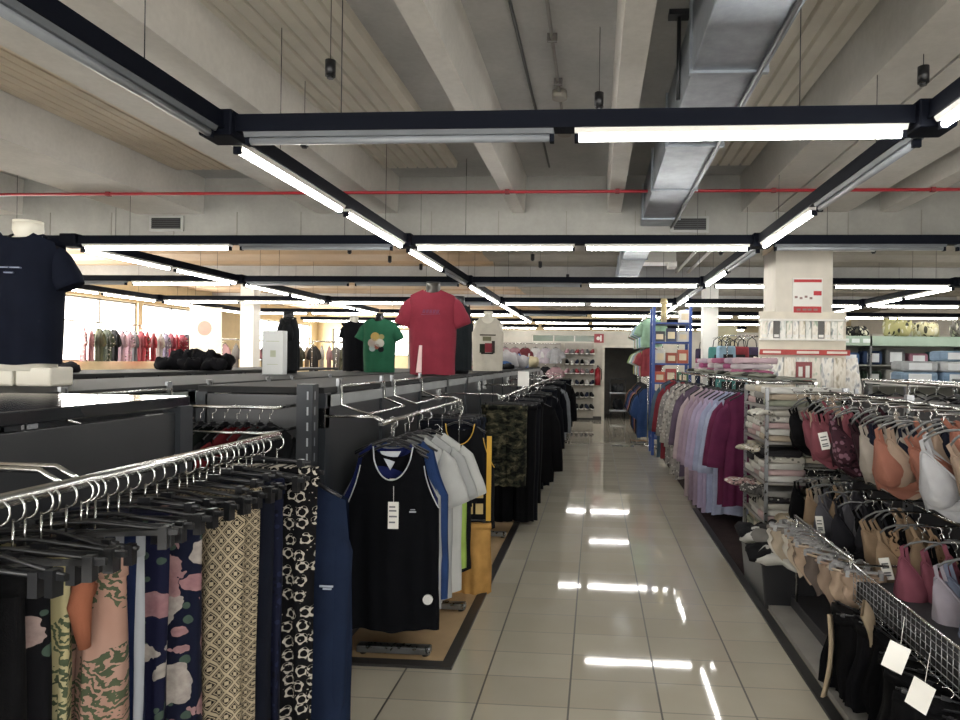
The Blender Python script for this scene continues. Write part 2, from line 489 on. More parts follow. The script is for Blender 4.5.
def make_skirt(w=.14, L=.8, mat=None, seed=4, flare=1.25, zt=-.115, dep=.035, res=(26, 18), amp=.018, k=11, name='skirt', wb=None, lo=False):
    root = thing(name, None, None); b = MB()
    hw = lambda z: w*lerp(1, flare, min(1, max(0, (zt-z)/L))**.7)
    shell(b, lambda x: zt, lambda x: zt, hw, zt-L, lambda z: dep*(.5+.5*min(1, max(0, (zt-z)/.2))), res[0], res[1], amp, k, seed)
    b.build('panel', mat or cloth('#14161d'), root)
    m = MB(); rings = [[(w*1.02*math.cos(2*PI*j/24), dep*.75*math.sin(2*PI*j/24), z) for j in range(24)] for z in (zt+.006, zt-.04)]
    m.loft(rings); m.build('waistband', wb or mat or cloth('#14161d'), root)
    add_hanger(root, w*1.0, 0, -zt-.03, clip=True, lo=lo)
    return root
def make_robe(w=.23, L=1.2, mat=None, seed=5, name='robe', lo=False, sl=.52, res=(28, 22), flare=1.12):
    root = thing(name, None, None); b = MB(); zs0 = -.1; zs = zs0-.08; pit = zs-.2
    hw = lambda z: w*lerp(.95, flare, min(1, max(0, (pit-z)/(L*.7))))
    dp = lambda z: max(.008, .05*min(1, max(0, (zs0+.005-z)/.2))**.6)
    shell(b, top_profile(zs0, zs, .07, w*.92, pit, w, .2), top_profile(zs0, zs, .07, w*.92, pit, w, .02), hw, zs0-L, dp, res[0], res[1], .02, 8, seed)
    bo = b.build('body', mat or cloth('#b8a4b8'), root)
    for q in (-1, 1):
        s = MB(); sleeve(s, w, zs, sl, 1.2, .085, .075, .5, inset=.035, bend=.3, sides=(q,)); s.build('sleeve', mat or cloth('#b8a4b8'), root)
    c = MB()
    for q in (-1, 1):
        c.tube([(q*.07, -.012, zs0), (q*.055, -.04, zs0-.1), (q*.012, -.058, zs0-.22), (-q*.01, -.064, zs0-.36)], [.014, .017, .017, .012], 6)
    c.build('collar', mat or cloth('#b8a4b8'), bo)
    add_hanger(root, w*.85, .085, -zs0-.02, lo=lo)
    return root
# ================================================================== room shell
XL, XR, YN, YF = -11.0, 9.5, -4.0, 26.0
ZR, ZT = 3.2, 3.6            # rib undersides, recess height
M_CONC = concrete('#a6a6a5', '#bcbbb9'); M_CONCD = concrete('#7c7872', '#8e8a83')
M_RIB = concrete('#c5c2bc', '#d5d1ca'); M_WALL = paint('#cfcac0', .7, 0., .03); M_WARM = paint('#d9c9a4', .7, 0., .03)
M_TRACK = paint('#0a0e19', .7, 0., .04, 6., .12); M_DARK = paint('#202226', .45, 0., .05); M_CHROME = chrome()
M_WHITE = paint('#e4e2dc', .45, 0., .02); M_BLACK = paint('#111215', .4, 0., .04)
M_PANEL = paint('#2b2d30', .38, 0., .05); M_STEEL = chrome('#8e9092', .32)

b = MB(); b.box(XL-.2, XR+.2, YN-.2, YF+.2, -.1, 0.); structure(b, 'floor', floor_tiles())
b = MB(); b.box(XL-.2, XR+.2, YN-.2, 7.7, ZT, ZT+.15); structure(b, 'ceiling', M_CONC)
# longitudinal concrete ribs of the front bay
def rib(x0, x1, m=None):
    b = MB(); b.prism([(x0, ZR), (x1, ZR), (x1+.015, ZT), (x0-.015, ZT)], YN, 7.3); return structure(b, 'trim_1', m or M_RIB)
for x0, x1 in ((-.92, -.79), (.11, .25), (1.52, 1.84), (1.86, 2.62), (2.95, 3.12), (-3.1, -2.2), (-5.2, -4.43), (-7.5, -6.6), (-9.7, -8.8), (4.4, 5.2), (6.6, 7.4), (8.6, 9.5)):
    rib(x0, x1)
def panel(x0, x1, m):
    b = MB(); n = max(4, int((x1-x0)/.098)); step = (x1-x0)/n; poly = [(x0, ZT)]
    for i in range(n):
        a = x0+i*step; poly += [(a, ZT-.035), (a+step*.1, ZT-.06), (a+step*.84, ZT-.06), (a+step*.95, ZT-.035)]
    poly.append((x1, ZT)); b.prism(poly, YN, 6.75); return structure(b, 'ceiling', m)
M_CORR = paint('#d3cdc0', .6, 0., .05, 3.); M_CORR2 = paint('#cbbda8', .6, 0., .05, 3.)  # M_CORR2 carries warm daylight in its colour, for the left panels
panel(-2.24, -1.42, M_CORR); panel(.85, 1.5, M_CORR); panel(-4.4, -3.3, M_CORR2); panel(-6.6, -5.6, M_CORR2); panel(-8.7, -7.7, M_CORR2); panel(3.3, 4.2, M_CORR)
# seam between two slabs right of the aisle is the gap left between ribs; crosswise main beam
b = MB(); b.box(XL, XR, 7.3, 7.75, 2.93, 3.22); b.box(XL, XR, 7.3, 7.75, 3.22, ZT)
structure(b, 'trim_2', concrete('#8b8a86', '#a3a29c'))
b = MB()
for i in range(28): b.box(XL+.3+i*.74, XL+.308+i*.74, 7.294, 7.3, 2.93, 3.22)
structure(b, 'trim_3', M_CONCD)
# rear bays: crosswise ribbed ceiling, left coloured tan to carry the warm window light, grey concrete on the right
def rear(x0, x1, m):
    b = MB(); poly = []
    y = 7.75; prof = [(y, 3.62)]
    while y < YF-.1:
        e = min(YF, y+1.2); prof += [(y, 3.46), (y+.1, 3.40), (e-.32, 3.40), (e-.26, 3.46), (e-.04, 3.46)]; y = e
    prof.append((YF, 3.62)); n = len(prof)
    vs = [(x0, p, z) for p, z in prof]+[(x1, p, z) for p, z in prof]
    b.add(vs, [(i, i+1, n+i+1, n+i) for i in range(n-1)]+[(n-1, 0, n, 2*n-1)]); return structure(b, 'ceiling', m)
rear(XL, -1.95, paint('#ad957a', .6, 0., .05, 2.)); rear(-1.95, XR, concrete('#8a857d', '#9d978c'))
for yy in (12.9, 18.6):
    b = MB(); b.box(XL, XR, yy, yy+.3, 3.12, 3.42); structure(b, 'trim_4', M_CONC)
# walls
def wall(name, x0, x1, y0, y1, z0, z1, m=None):
    b = MB(); b.box(x0, x1, y0, y1, z0, z1); return structure(b, name, m or M_WALL)
wall('wall_right', XR, XR+.2, YN, YF, 0, ZT); NW = [(-9.6, -6.4), (-6.2, -3.0), (-2.8, .4), (.6, 3.8), (4.0, 7.2)]  # unseen shopfront windows, added to let fill light in
b = MB(); b.box(XL-.2, XR+.2, YN-.2, YN, 0, .3); b.box(XL-.2, XR+.2, YN-.2, YN, 3.0, ZT)
ex = [XL-.2]+[v for w in NW for v in w]+[XR+.2]
for i in range(0, len(ex), 2): b.box(ex[i], ex[i+1], YN-.2, YN, .3, 3.0)
structure(b, 'wall_near', M_WALL)
for i, (a, c) in enumerate(NW):  # frames and panes of the added shopfront
    b = MB(); w = .05
    for (p, q, d, e) in ((a, c, .3, .35), (a, c, 2.95, 3.0), (a, a+w, .3, 3.), (c-w, c, .3, 3.), ((a+c)/2-.02, (a+c)/2+.02, .3, 3.)): b.box(p, q, YN-.12, YN-.06, d, e)
    f = structure(b, 'window_%d' % (i+11), M_TRACK)
    g = MB(); g.box(a+.02, c-.02, YN-.095, YN-.085, .32, 2.98); g.build('pane', glass_mat(), f)
# left wall with two bands of windows
WB, WT = 1.45, 2.86
WIN = [(8.0, 10.4), (10.55, 12.95), (13.1, 15.5), (15.65, 18.05), (21.0, 23.2), (23.35, 25.4)]
b = MB(); b.box(XL-.2, XL, YN, YF, 0, WB); b.box(XL-.2, XL, YN, YF, WT, ZT)
edges = [YN]+[v for w in WIN for v in w]+[YF]
for i in range(0, len(edges), 2): b.box(XL-.2, XL, edges[i], edges[i+1], WB, WT)
structure(b, 'wall_left', M_WARM)
M_FRAME = paint('#8f8b84', .5)
def window_x(n, y0, y1):
    b = MB(); w = .045; x0, x1 = XL-.12, XL-.06
    for (a, c, d, e) in ((y0, y1, WB, WB+w), (y0, y1, WT-w, WT), (y0, y0+w, WB, WT), (y1-w, y1, WB, WT), ((y0+y1)/2-.02, (y0+y1)/2+.02, WB, WT), (y0, y1, 2.3, 2.335)):
        b.box(x0, x1, a, c, d, e)
    f = structure(b, 'window_%d' % n, M_FRAME)
    g = MB(); g.box(XL-.095, XL-.085, y0+.02, y1-.02, WB+.02, WT-.02); g.build('pane', glass_mat(), f)
for i, (a, c) in enumerate(WIN): window_x(i+1, a, c)
# far wall of the building with its own windows on the left
FW = [(-10.4, -8.9), (-8.7, -7.2), (-5.4, -4.2)]
b = MB(); b.box(XL-.2, XR+.2, YF, YF+.2, 0, 1.7); b.box(XL-.2, XR+.2, YF, YF+.2, 2.75, ZT)
ex = [XL-.2]+[v for w in FW for v in w]+[XR+.2]
for i in range(0, len(ex), 2): b.box(ex[i], ex[i+1], YF, YF+.2, 1.7, 2.75)
structure(b, 'wall_far', M_WARM)
for i, (a, c) in enumerate(FW):
    b = MB(); w = .045
    for (p, q, d, e) in ((a, c, 1.7, 1.745), (a, c, 2.705, 2.75), (a, a+w, 1.7, 2.75), (c-w, c, 1.7, 2.75), (a, c, 2.2, 2.235)): b.box(p, q, YF+.06, YF+.12, d, e)
    f = structure(b, 'window_%d' % (i+7), M_FRAME)
    g = MB(); g.box(a+.02, c-.02, YF+.085, YF+.095, 1.72, 2.73); g.build('pane', glass_mat(), f)
# rear partition with the doorway
PY = 18.4; DX0, DX1, DZ = .24, 1.2, 1.97
b = MB(); b.box(-5.2, DX0, PY, PY+.14, 0, 2.1); b.box(DX1, XR, PY, PY+.14, 0, 2.1); b.box(DX0, DX1, PY, PY+.14, DZ, 2.1)
b.box(-5.2, XR, PY, PY+.14, 2.32, 2.42); b.box(-5.2, -1.75, PY, PY+.14, 2.1, 2.32); b.box(-.02, XR, PY, PY+.14, 2.1, 2.32)
structure(b, 'wall_back', paint('#b9b4a9', .7, 0., .04))
b = MB()
b.box(-1.75, -.02, PY+.03, PY+.09, 2.1, 2.13); b.box(-1.75, -.02, PY+.03, PY+.09, 2.29, 2.32)
for x in (-1.75, -1.17, -.6, -.05): b.box(x, x+.03, PY+.03, PY+.09, 2.1, 2.32)
f = structure(b, 'window_10', paint('#c9c5ba', .5)); g = MB(); g.box(-1.74, -.03, PY+.055, PY+.065, 2.11, 2.31); g.build('pane', paint('#5b6a58', .15), f)
b = MB(); w = .07
b.box(DX0-w, DX0, PY-.03, PY+.17, 0, DZ+w); b.box(DX1, DX1+w, PY-.03, PY+.17, 0, DZ+w); b.box(DX0, DX1, PY-.03, PY+.17, DZ, DZ+w)
structure(b, 'door_1', paint('#c3beb2', .6))
b = MB(); b.box(DX0-.6, DX0-.5, PY+.14, PY+2.2, 0, 2.1); b.box(DX1+.5, DX1+.6, PY+.14, PY+2.2, 0, 2.1); b.box(DX0-.6, DX1+.6, PY+2.2, PY+2.3, 0, 2.1); b.box(DX0-.6, DX1+.6, PY+.14, PY+2.3, 2.1, 2.15)
structure(b, 'wall_corridor', paint('#6d6a66', .8))
b = MB(); b.box(-5.2, DX0-w, PY-.02, PY, 0, .1); b.box(DX1+w, XR, PY-.02, PY, 0, .1); structure(b, 'baseboard_back', paint('#2a2826', .5))
# platforms, mats and the dark borders along the aisle
b = MB(); b.box(-3.2, -.78, 3.5, 17.2, 0, .012); structure(b, 'floor_left_mat', paint('#a98f6c', .6, 0., .08, 5.))
b = MB(); b.box(-3.2, -.72, 3.43, 3.5, 0, .014); b.box(-.78, -.72, 3.5, 17.2, 0, .014); structure(b, 'trim_5', paint('#1f1c1a', .5))
b = MB(); b.box(1.07, 1.125, -1, 7.45, 0, .014); structure(b, 'trim_6', paint('#1b1a1a', .5))
b = MB(); b.box(1.125, 2.6, 4.75, 12.6, 0, .012); structure(b, 'floor_right_mat', cloth('#3a2c2c'))

# pillar
b = MB(); b.box(1.86, 2.44, 7.2, 7.7, 0, 2.93); structure(b, 'trim_7', paint('#d6d0c4', .7, 0., .04))
b = MB(); b.box(1.845, 2.455, 7.185, 7.715, 2.80, 2.86); structure(b, 'trim_8', paint('#c8b49f', .7))
b = MB(); b.box(-7.75, -7.45, 14.2, 14.5, 0, 3.4); structure(b, 'trim_9', M_WHITE)
b = MB(); b.box(2.2, 2.5, 14.1, 14.4, 0, 3.4); structure(b, 'trim_10', M_WHITE)

# ================================================================== ceiling services
# galvanised duct over the right of the aisle
t = thing('ventilation_duct', 'long galvanised sheet-metal duct hung under the ceiling right of the aisle', 'duct', (.62, 0, 3.05))
def galv():
    n = N('galvanised_metal'); co = n.obj(); n.col(n.ramp(n.noise(co, 3.5, 6., .65)[0], [(.3, lin('#7f858c')), (.7, lin('#a9afb6'))])); n.metal(.75); n.rough(.42)
    n.bump(n.noise(co, 2., 3.)[0], .25, .02); return n.m
GALV = galv()
b = MB(); b.box(-.16, .2, -3, 7.28, 0, .34); b.build('duct_body', GALV, t, bevel=.006)
for i in range(9):
    b = MB(); b.box(-.175, .215, -2.4+i*1.16, -2.37+i*1.16, -.012, .352); b.build('flange', GALV, t)
b = MB(); b.tube([(.165, -3, -.014), (.165, 7.28, -.014)], .012, 6); b.build('cable', M_BLACK, t, label='black cable along the underside of the duct')
t = thing('ventilation_duct', 'galvanised duct section beyond the main beam with a bright boxy outlet', 'duct', (.55, 7.75, 3.0))
b = MB(); b.box(-.2, .12, 0, 5.1, 0, .3); b.build('duct_body', GALV, t, bevel=.006)
for q in (1.5, 3.2):
    b = MB(); b.box(-.22, .14, q, q+.03, -.012, .31); b.build('flange', GALV, t)
b = MB(); b.box(.14, .6, 2.2, 2.6, .06, .22); b.box(.5, .62, 2.25, 2.55, .0, .08); b.build('outlet', M_WHITE, t)
# vents on the beam face
pv = None
def vent():
    t = thing('air_vent', None, None); b = MB(); b.box(-.2, .2, -.03, 0, -.085, .085); b.build('frame', paint('#9a9a96', .5), t)
    b = MB(); b.box(-.17, .17, -.034, -.03, -.06, .06); b.build('grille', M_BLACK, t)
    b = MB()
    for i in range(5): b.box(-.17, .17, -.04, -.034, -.05+i*.022, -.044+i*.022)
    b.build('slat', paint('#3a3c3e', .5), t); return t
P = Proto(vent())
P.put('dark slotted vent box on the main beam above the navy t-shirt', 'vent', (-4.85, 7.3, 3.09)); P.put('dark slotted vent box on the main beam beside the duct end', 'vent', (.98, 7.3, 3.07))
# red sprinkler pipe
t = thing('sprinkler_pipe', 'thin red sprinkler pipe running across below the ceiling ribs', 'pipe', (0, 6.3, 3.18))
b = MB(); b.tube([(-10.9, 0, 0), (9.4, 0, 0)], .015, 8); b.build('pipe', paint('#a01f2b', .4), t)
for x in (-6.2, -4.8, -2.6, -.85, .18, 1.6, 2.2, 3.0, 5.):
    b = MB(); b.cyl((x, 0, -.008), .006, .42, 6); b.box(x-.02, x+.02, -.02, .02, -.02, .02); b.build('pipe_clip', paint('#7d2028', .5), t)
# conduit with round junction boxes and a black cable on the slab between the two ribs
t = thing('conduit', 'grey conduit with round junction boxes on the ceiling slab over the aisle', 'conduit', (-.29, 0, 3.56))
b = MB(); b.tube([(0, -1, 0), (0, 5.8, 0)], .012, 6); b.build('tube', paint('#8a8680', .5), t)
for y in (3.35, 4.95, 5.75):
    b = MB(); b.cyl((0, y, -.04), .055, .06, 16); b.build('junction_box', paint('#8f8a80', .5), t)
for y in (4.1, 4.75):
    b = MB(); b.box(-.03, .03, y-.01, y+.01, -.02, .03); b.build('bracket', paint('#55524e', .5), t)
b = MB(); b.tube([(-.5, -1, 3.585), (-.5, 6.9, 3.585)], .011, 6)
tag(b.build('cable', M_BLACK), 'black cable stretched along the ceiling slab left of the conduit', 'cable')
t = thing('ceiling_hanger', 'black drop rod with a square plate beside the galvanised duct', 'hanger rod', (.45, 3.9, 3.6))
b = MB(); b.box(-.06, .06, -.04, .04, -.03, 0); b.build('plate', M_DARK, t); b = MB(); b.cyl((0, 0, -.5), .012, .5, 8); b.build('rod', M_DARK, t)
# small white pipes beyond the beam, to the right
for i, (x, lab) in enumerate(((1.5, 'white ceiling pipe nearest the duct beyond the main beam'), (1.72, 'white ceiling pipe farther from the duct beyond the main beam'))):
    b = MB(); b.tube([(x, 8.1, 3.3), (x, 13, 3.3)], .025, 8); tag(b.build('pipe', M_WHITE), lab, 'pipe')
t = thing('ceiling_pipe', 'white bent pipe under the ceiling right of the pillar', 'pipe', (0, 0, 0))
b = MB(); b.tube([(2.4, 7.95, 2.92), (3.15, 7.95, 2.92), (3.2, 7.95, 2.96), (3.2, 7.95, 3.4)], .03, 8); b.build('pipe', M_WHITE, t)

# ================================================================== light grid
TZ = 2.71
LX = [-8.7, -5.28, -1.87, 1.53, 4.94, 8.35]; LY = lambda k: .05+3.2*k
LAMP = emit('#fffdf8', 26.); UNLIT = paint('#85898e', .3)
def track(length, lit, wires, joint, top):
    """black track of two batten lamps; runs along local +x"""
    t = thing('light_track', None, None)
    b = MB(); b.box(.05, length-.05, -.045, .045, 0, .085); b.box(.05, length-.05, -.05, -.045, .0, .02); b.box(.05, length-.05, .045, .05, 0, .02)
    b.build('housing', M_TRACK, t)
    L = (length-.34)/2
    for i, on in enumerate(lit):
        x0 = .12+i*(L+.1)
        b = MB(); b.prism([(-.04, 0), (.04, 0), (.028, -.022), (-.028, -.022)], x0, x0+L)
        b.v = [(y, x, z) for x, y, z in b.v]
        r = b.build('reflector', M_WHITE if on else paint('#6b6f74', .35), t)
        b = MB(); b.cyl((x0+.02, 0, -.036), .019, L-.04, 10, axis='x')
        b.build('tube', LAMP if on else UNLIT, r, label='glowing white tube' if on else 'unlit grey tube')
        for e in (x0, x0+L-.02):
            c = MB(); c.box(e, e+.02, -.02, .02, -.058, -.018); c.build('end_cap', M_TRACK, r)
    if joint:
        b = MB(); b.box(-.085, .085, -.085, .085, -.03, .1); b.build('joint', M_TRACK, t, bevel=.01)
    for x in wires:
        b = MB(); b.cyl((x, 0, .08), .0025, top-TZ-.08, 5); b.build('suspension_wire', M_DARK, t)
    return t
tp = {}
def put_track(kind, lit, length, loc, rz, label, group):
    top = 3.54 if loc[1]+(length*.5 if kind == 'l' else 0) < 7 else 3.395
    key = (kind, lit, top)
    if key not in tp: tp[key] = Proto(track(length, lit, (.6, length-.6), kind == 'l', top))
    tp[key].put(label, 'light fitting', loc, rz, group)
def litw(l): return {(1, 1): 'both tubes lit', (0, 1): 'one tube lit', (1, 0): 'one tube lit', (0, 0): 'both tubes unlit'}[l]
COLN = {0: 'far left', 1: 'left of the mannequins', 2: 'over the aisle', 3: 'past the pillar', 4: 'far right'}
CR = {1: [2], 2: [0, 1, 2, 3, 4], 3: [0, 1, 2, 3, 4], 4: [0, 1, 2, 3, 4], 5: [0, 1, 2, 3, 4], 6: [0, 1, 2, 3], 7: [0, 1, 2, 3]}
CLIT = {(1, 2): (0, 1), (2, 1): (1, 0), (2, 2): (1, 1), (2, 3): (0, 0), (2, 4): (0, 1), (3, 2): (0, 1), (3, 1): (0, 0), (3, 0): (0, 1), (4, 1): (1, 0), (4, 2): (1, 1), (4, 3): (1, 1), (5, 2): (0, 1)}
for k, cols in CR.items():
    for c in cols:
        l = CLIT.get((k, c), (1, 1))
        put_track('c', l, 3.41, (LX[c], LY(k), TZ), 0, 'crosswise light track, %s row back, %s, %s' % (ORD[k], COLN[c], litw(l)), 'crosswise light tracks')
LN = {2: 'along the left side of the aisle', 3: 'along the right side of the aisle', 1: 'along the left sales floor', 0: 'far left by the windows', 4: 'on the right sales floor', 5: 'far right by the wall'}
LLIT = {(2, -1): (0, 0), (2, 0): (0, 0), (2, 1): (1, 1), (2, 2): (1, 0), (2, 3): (1, 1), (3, 0): (1, 1), (3, 1): (0, 1), (3, 2): (0, 1), (3, 3): (0, 1), (1, 2): (1, 1), (1, 3): (1, 1), (4, 2): (1, 0), (4, 3): (1, 1)}
for c, ks in {2: (-1, 0, 1, 2, 3, 4, 5), 3: (-1, 0, 1, 2, 3, 4, 5), 1: (2, 3, 4), 4: (2, 3, 4), 0: (2, 3, 4), 5: (2, 3)}.items():
    for k in ks:
        l = LLIT.get((c, k), (1, 1))
        put_track('l', l, 3.2, (LX[c], LY(k), TZ), PI/2, 'lengthwise light track %s, %s span back, %s' % (LN[c], ORD[k+2 if c in (2, 3) else k-1], litw(l)), 'lengthwise light tracks')
# small black ceiling pendants (sensors on wires)
def pendant():
    t = thing('ceiling_sensor', None, None); b = MB(); b.cyl((0, 0, 0), .028, .085, 12); b.cyl((0, 0, -.012), .018, .014, 12); b.build('body', M_BLACK, t)
    b = MB(); b.cyl((0, 0, .08), .0022, .5, 5); b.build('wire', M_DARK, t); return t
P = Proto(pendant())
for (x, y, z, lab) in ((-1.45, 3.55, 3.12, 'over the corrugated panel left of the aisle'), (.0, 4.05, 3.12, 'above the first crosswise track beside the white rib'), (1.66, 3.6, 3.05, 'above the joint right of the aisle'),
        (-2.06, 4.6, 3.08, 'beside the left lengthwise track'), (2.0, 9.3, 3.0, 'before the pillar line right'), (3.4, 8.6, 2.98, 'right of the pillar top'), (1.62, 9.0, 3.02, 'nearest the white pipes'),
        (-3.3, 8.8, 3.0, 'first of the row under the tan ceiling'), (-3.0, 9.6, 3.0, 'second of the row under the tan ceiling'), (-2.75, 10.4, 3.0, 'third of the row under the tan ceiling'), (-2.5, 11.2, 3.0, 'fourth of the row under the tan ceiling'),
        (-.9, 9.4, 3.0, 'nearest of three over the aisle behind the beam'), (-.85, 10.1, 3.0, 'middle of three over the aisle behind the beam'), (-.5, 11.6, 3.0, 'farthest of three over the aisle behind the beam')):
    P.put('small black hanging ceiling sensor ' + lab, 'sensor', (x, y, z), 0, 'black ceiling sensors')
# ================================================================== left side: gondolas
def gondola(label, x0, x1, y0, y1, ztop, panel_len=.95, face=1, rails=(), top_m=None, base=True, band=None, posts=True, cat='gondola'):
    """double sided dark metal display gondola running along y; rails = (x, z, ya, yb, n_brackets) on the aisle face"""
    t = thing('display_gondola', label, cat, ((x0+x1)/2, y0, 0)); ox, oy = (x0+x1)/2, y0
    w = (x1-x0)/2; L = y1-y0
    b = MB(); b.box(-w-.02, w+.02, 0, L, ztop-.035, ztop); b.build('top_board', top_m or paint('#26282b', .1), t, bevel=.004)
    n = max(1, round(L/panel_len)); st = L/n
    for s in (-1, 1):
        b = MB()
        for i in range(n): b.box(s*w-.012, s*w+.012, i*st+.03, (i+1)*st-.03, .16, ztop-.05)
        b.build('back_panel', M_PANEL, t, bevel=.003)
    b = MB(); b.box(-w+.02, w-.02, .0, .012, .16, ztop-.04); b.build('end_panel', M_PANEL, t)
    if posts:
        for i in range(n+1):
            for s in (-1, 1):
                b = MB(); y = min(max(i*st, .033), L-.033); b.box(s*w-.03, s*w+.03, y-.033, y+.033, 0, ztop-.03)
                p = b.build('post', paint('#33373c', .35, .3), t)
    if base:
        b = MB(); b.box(-w-.03, w+.03, .01, L-.01, .03, .15); b.build('base', M_DARK, t)
    if band:
        b = MB(); b.box(w+.012, w+.03, .02, L-.02, ztop-.1, ztop-.04); b.build('header_strip', band, t)
    for (rx, rz, ya, yb, ys) in rails:
        b = MB(); b.tube([(rx-ox, ya-oy, rz), (rx-ox, yb-oy, rz)], .0125, 10); r = b.build('hanging_rail', M_CHROME, t)
        for y in ys:
            b = MB(); xs = (w if rx > ox else -w)
            for dy in (-.02, .02): b.tube([(xs, y-oy+dy, rz+.03), (rx-ox-(.04 if rx > ox else -.04), y-oy+dy, rz+.03), (rx-ox, y-oy+dy, rz+.008)], .006, 6)
            b.box(xs-.03, xs+.03, y-oy-.03, y-oy+.03, rz-.03, rz+.07)
            b.build('bracket', M_CHROME, t)
    return t
G1 = gondola('glossy black-topped gondola nearest the camera on the left, behind the hanging trousers', -1.95, -1.35, .2, 2.13, 1.468, 1.93,
             rails=[(-.96, 1.36, .45, 1.99, (.6, 1.17))])
G2 = gondola('long dark gondola along the left edge of the aisle, red t-shirt form on top', -2.0, -1.38, 3.3, 16.4, 1.45, .94,
             rails=[(-1.06, 1.275, 3.28, 5.25, (3.32, 5.2)), (-.82, 1.27, 5.75, 8.0, (5.85, 7.9)), (-.82, 1.27, 8.2, 10.6, (8.3, 10.5)), (-.82, 1.27, 10.8, 13.2, (10.9, 13.1)), (-.82, 1.27, 13.4, 16.2, (13.5, 16.1))], top_m=paint('#101113', .75), band=paint('#8b8f90', .5))
G3 = gondola('long low dark gondola with the navy t-shirt form on its near end', -3.3, -2.3, 2.6, 11.0, 1.44, 1.05,
             rails=[(-2.0, 1.3, 2.75, 4.5, (2.8, 4.45)), (-1.98+.0, 1.33, 4.6, 5.6, (4.65, 5.55))][:0], band=paint('#8b938e', .5), top_m=paint('#17191b', .7))
G4 = gondola('dark gondola on the left sales floor under the black folded clothes', -5.6, -4.5, 4.0, 11.5, 1.43, 1.07, top_m=paint('#1b1c1e', .7))
# chrome faceouts and frames fixed on the gondola faces
def wall_bar():
    t = thing('face_out_bar', None, None); b = MB()
    b.tube([(0, -.36, .12), (.02, -.36, .12), (.02, -.36, .02), (.16, -.33, -.03), (.16, .33, -.03), (.02, .36, .02), (.02, .36, .12), (0, .36, .12)], .008, 6)
    b.tube([(.02, -.36, .12), (.02, .36, .12)], .008, 6); b.build('rod', M_CHROME, t)
    c = MB()
    for s in (-1, 1): c.box(-.004, .012, s*.36-.02, s*.36+.02, .08, .16)
    b = c.build('plate', M_STEEL, t); return t
P = Proto(wall_bar())
for i, (x, y, z, lab) in enumerate(((-1.365, 3.86, 1.33, 'on the first panel behind the tank tops'), (-1.365, 4.8, 1.33, 'on the second panel behind the tank tops'), (-2.285, 3.1, 1.3, 'on the gondola under the navy t-shirt form'), (-2.285, 4.2, 1.3, 'seen through the gap right of the nearest gondola'), (-2.285, 5.3, 1.3, 'seen through the gap beside the wide post'))):
    P.put('chrome U-shaped hanging bar ' + lab, 'rail', (x, y, z), 0, 'chrome bars on the gondola panels')
# wide slotted end post and stand feet
t = thing('slotted_post', 'wide dark slotted upright at the near end of the aisle gondola', 'post', (-1.40, 3.2, 0))
b = MB(); b.box(-.04, .04, -.035, .035, 0, 1.47); b.build('upright', paint('#24282d', .35, .3), t)
b = MB()
for i in range(18): b.box(.012, .02, -.037, -.0345, .12+i*.075, .16+i*.075); b.box(.0385, .0415, -.012, -.004, .12+i*.075, .16+i*.075)
b.build('slot', paint('#8f9498', .4), t, kind=None)
P = None
def foot():
    t = thing('rack_foot', None, None); b = MB(); b.box(-.2, .2, -.03, .03, .012, .05); b.build('bar', M_STEEL, t, bevel=.006)
    b = MB()
    for x in (-.17, .17): b.cyl((x, 0, 0), .018, .014, 10)
    b.build('pad', M_BLACK, t); return t
P = Proto(foot())
for (x, y, lab) in ((-1.06, 3.56, 'below the navy tank top'), (-1.0, 4.22, 'below the white t-shirts'), (-.98, 6.0, 'below the camouflage trousers')):
    P.put('flat grey steel rack foot on the tan mat ' + lab, 'rack foot', (x, y, .012), 0, 'steel rack feet')

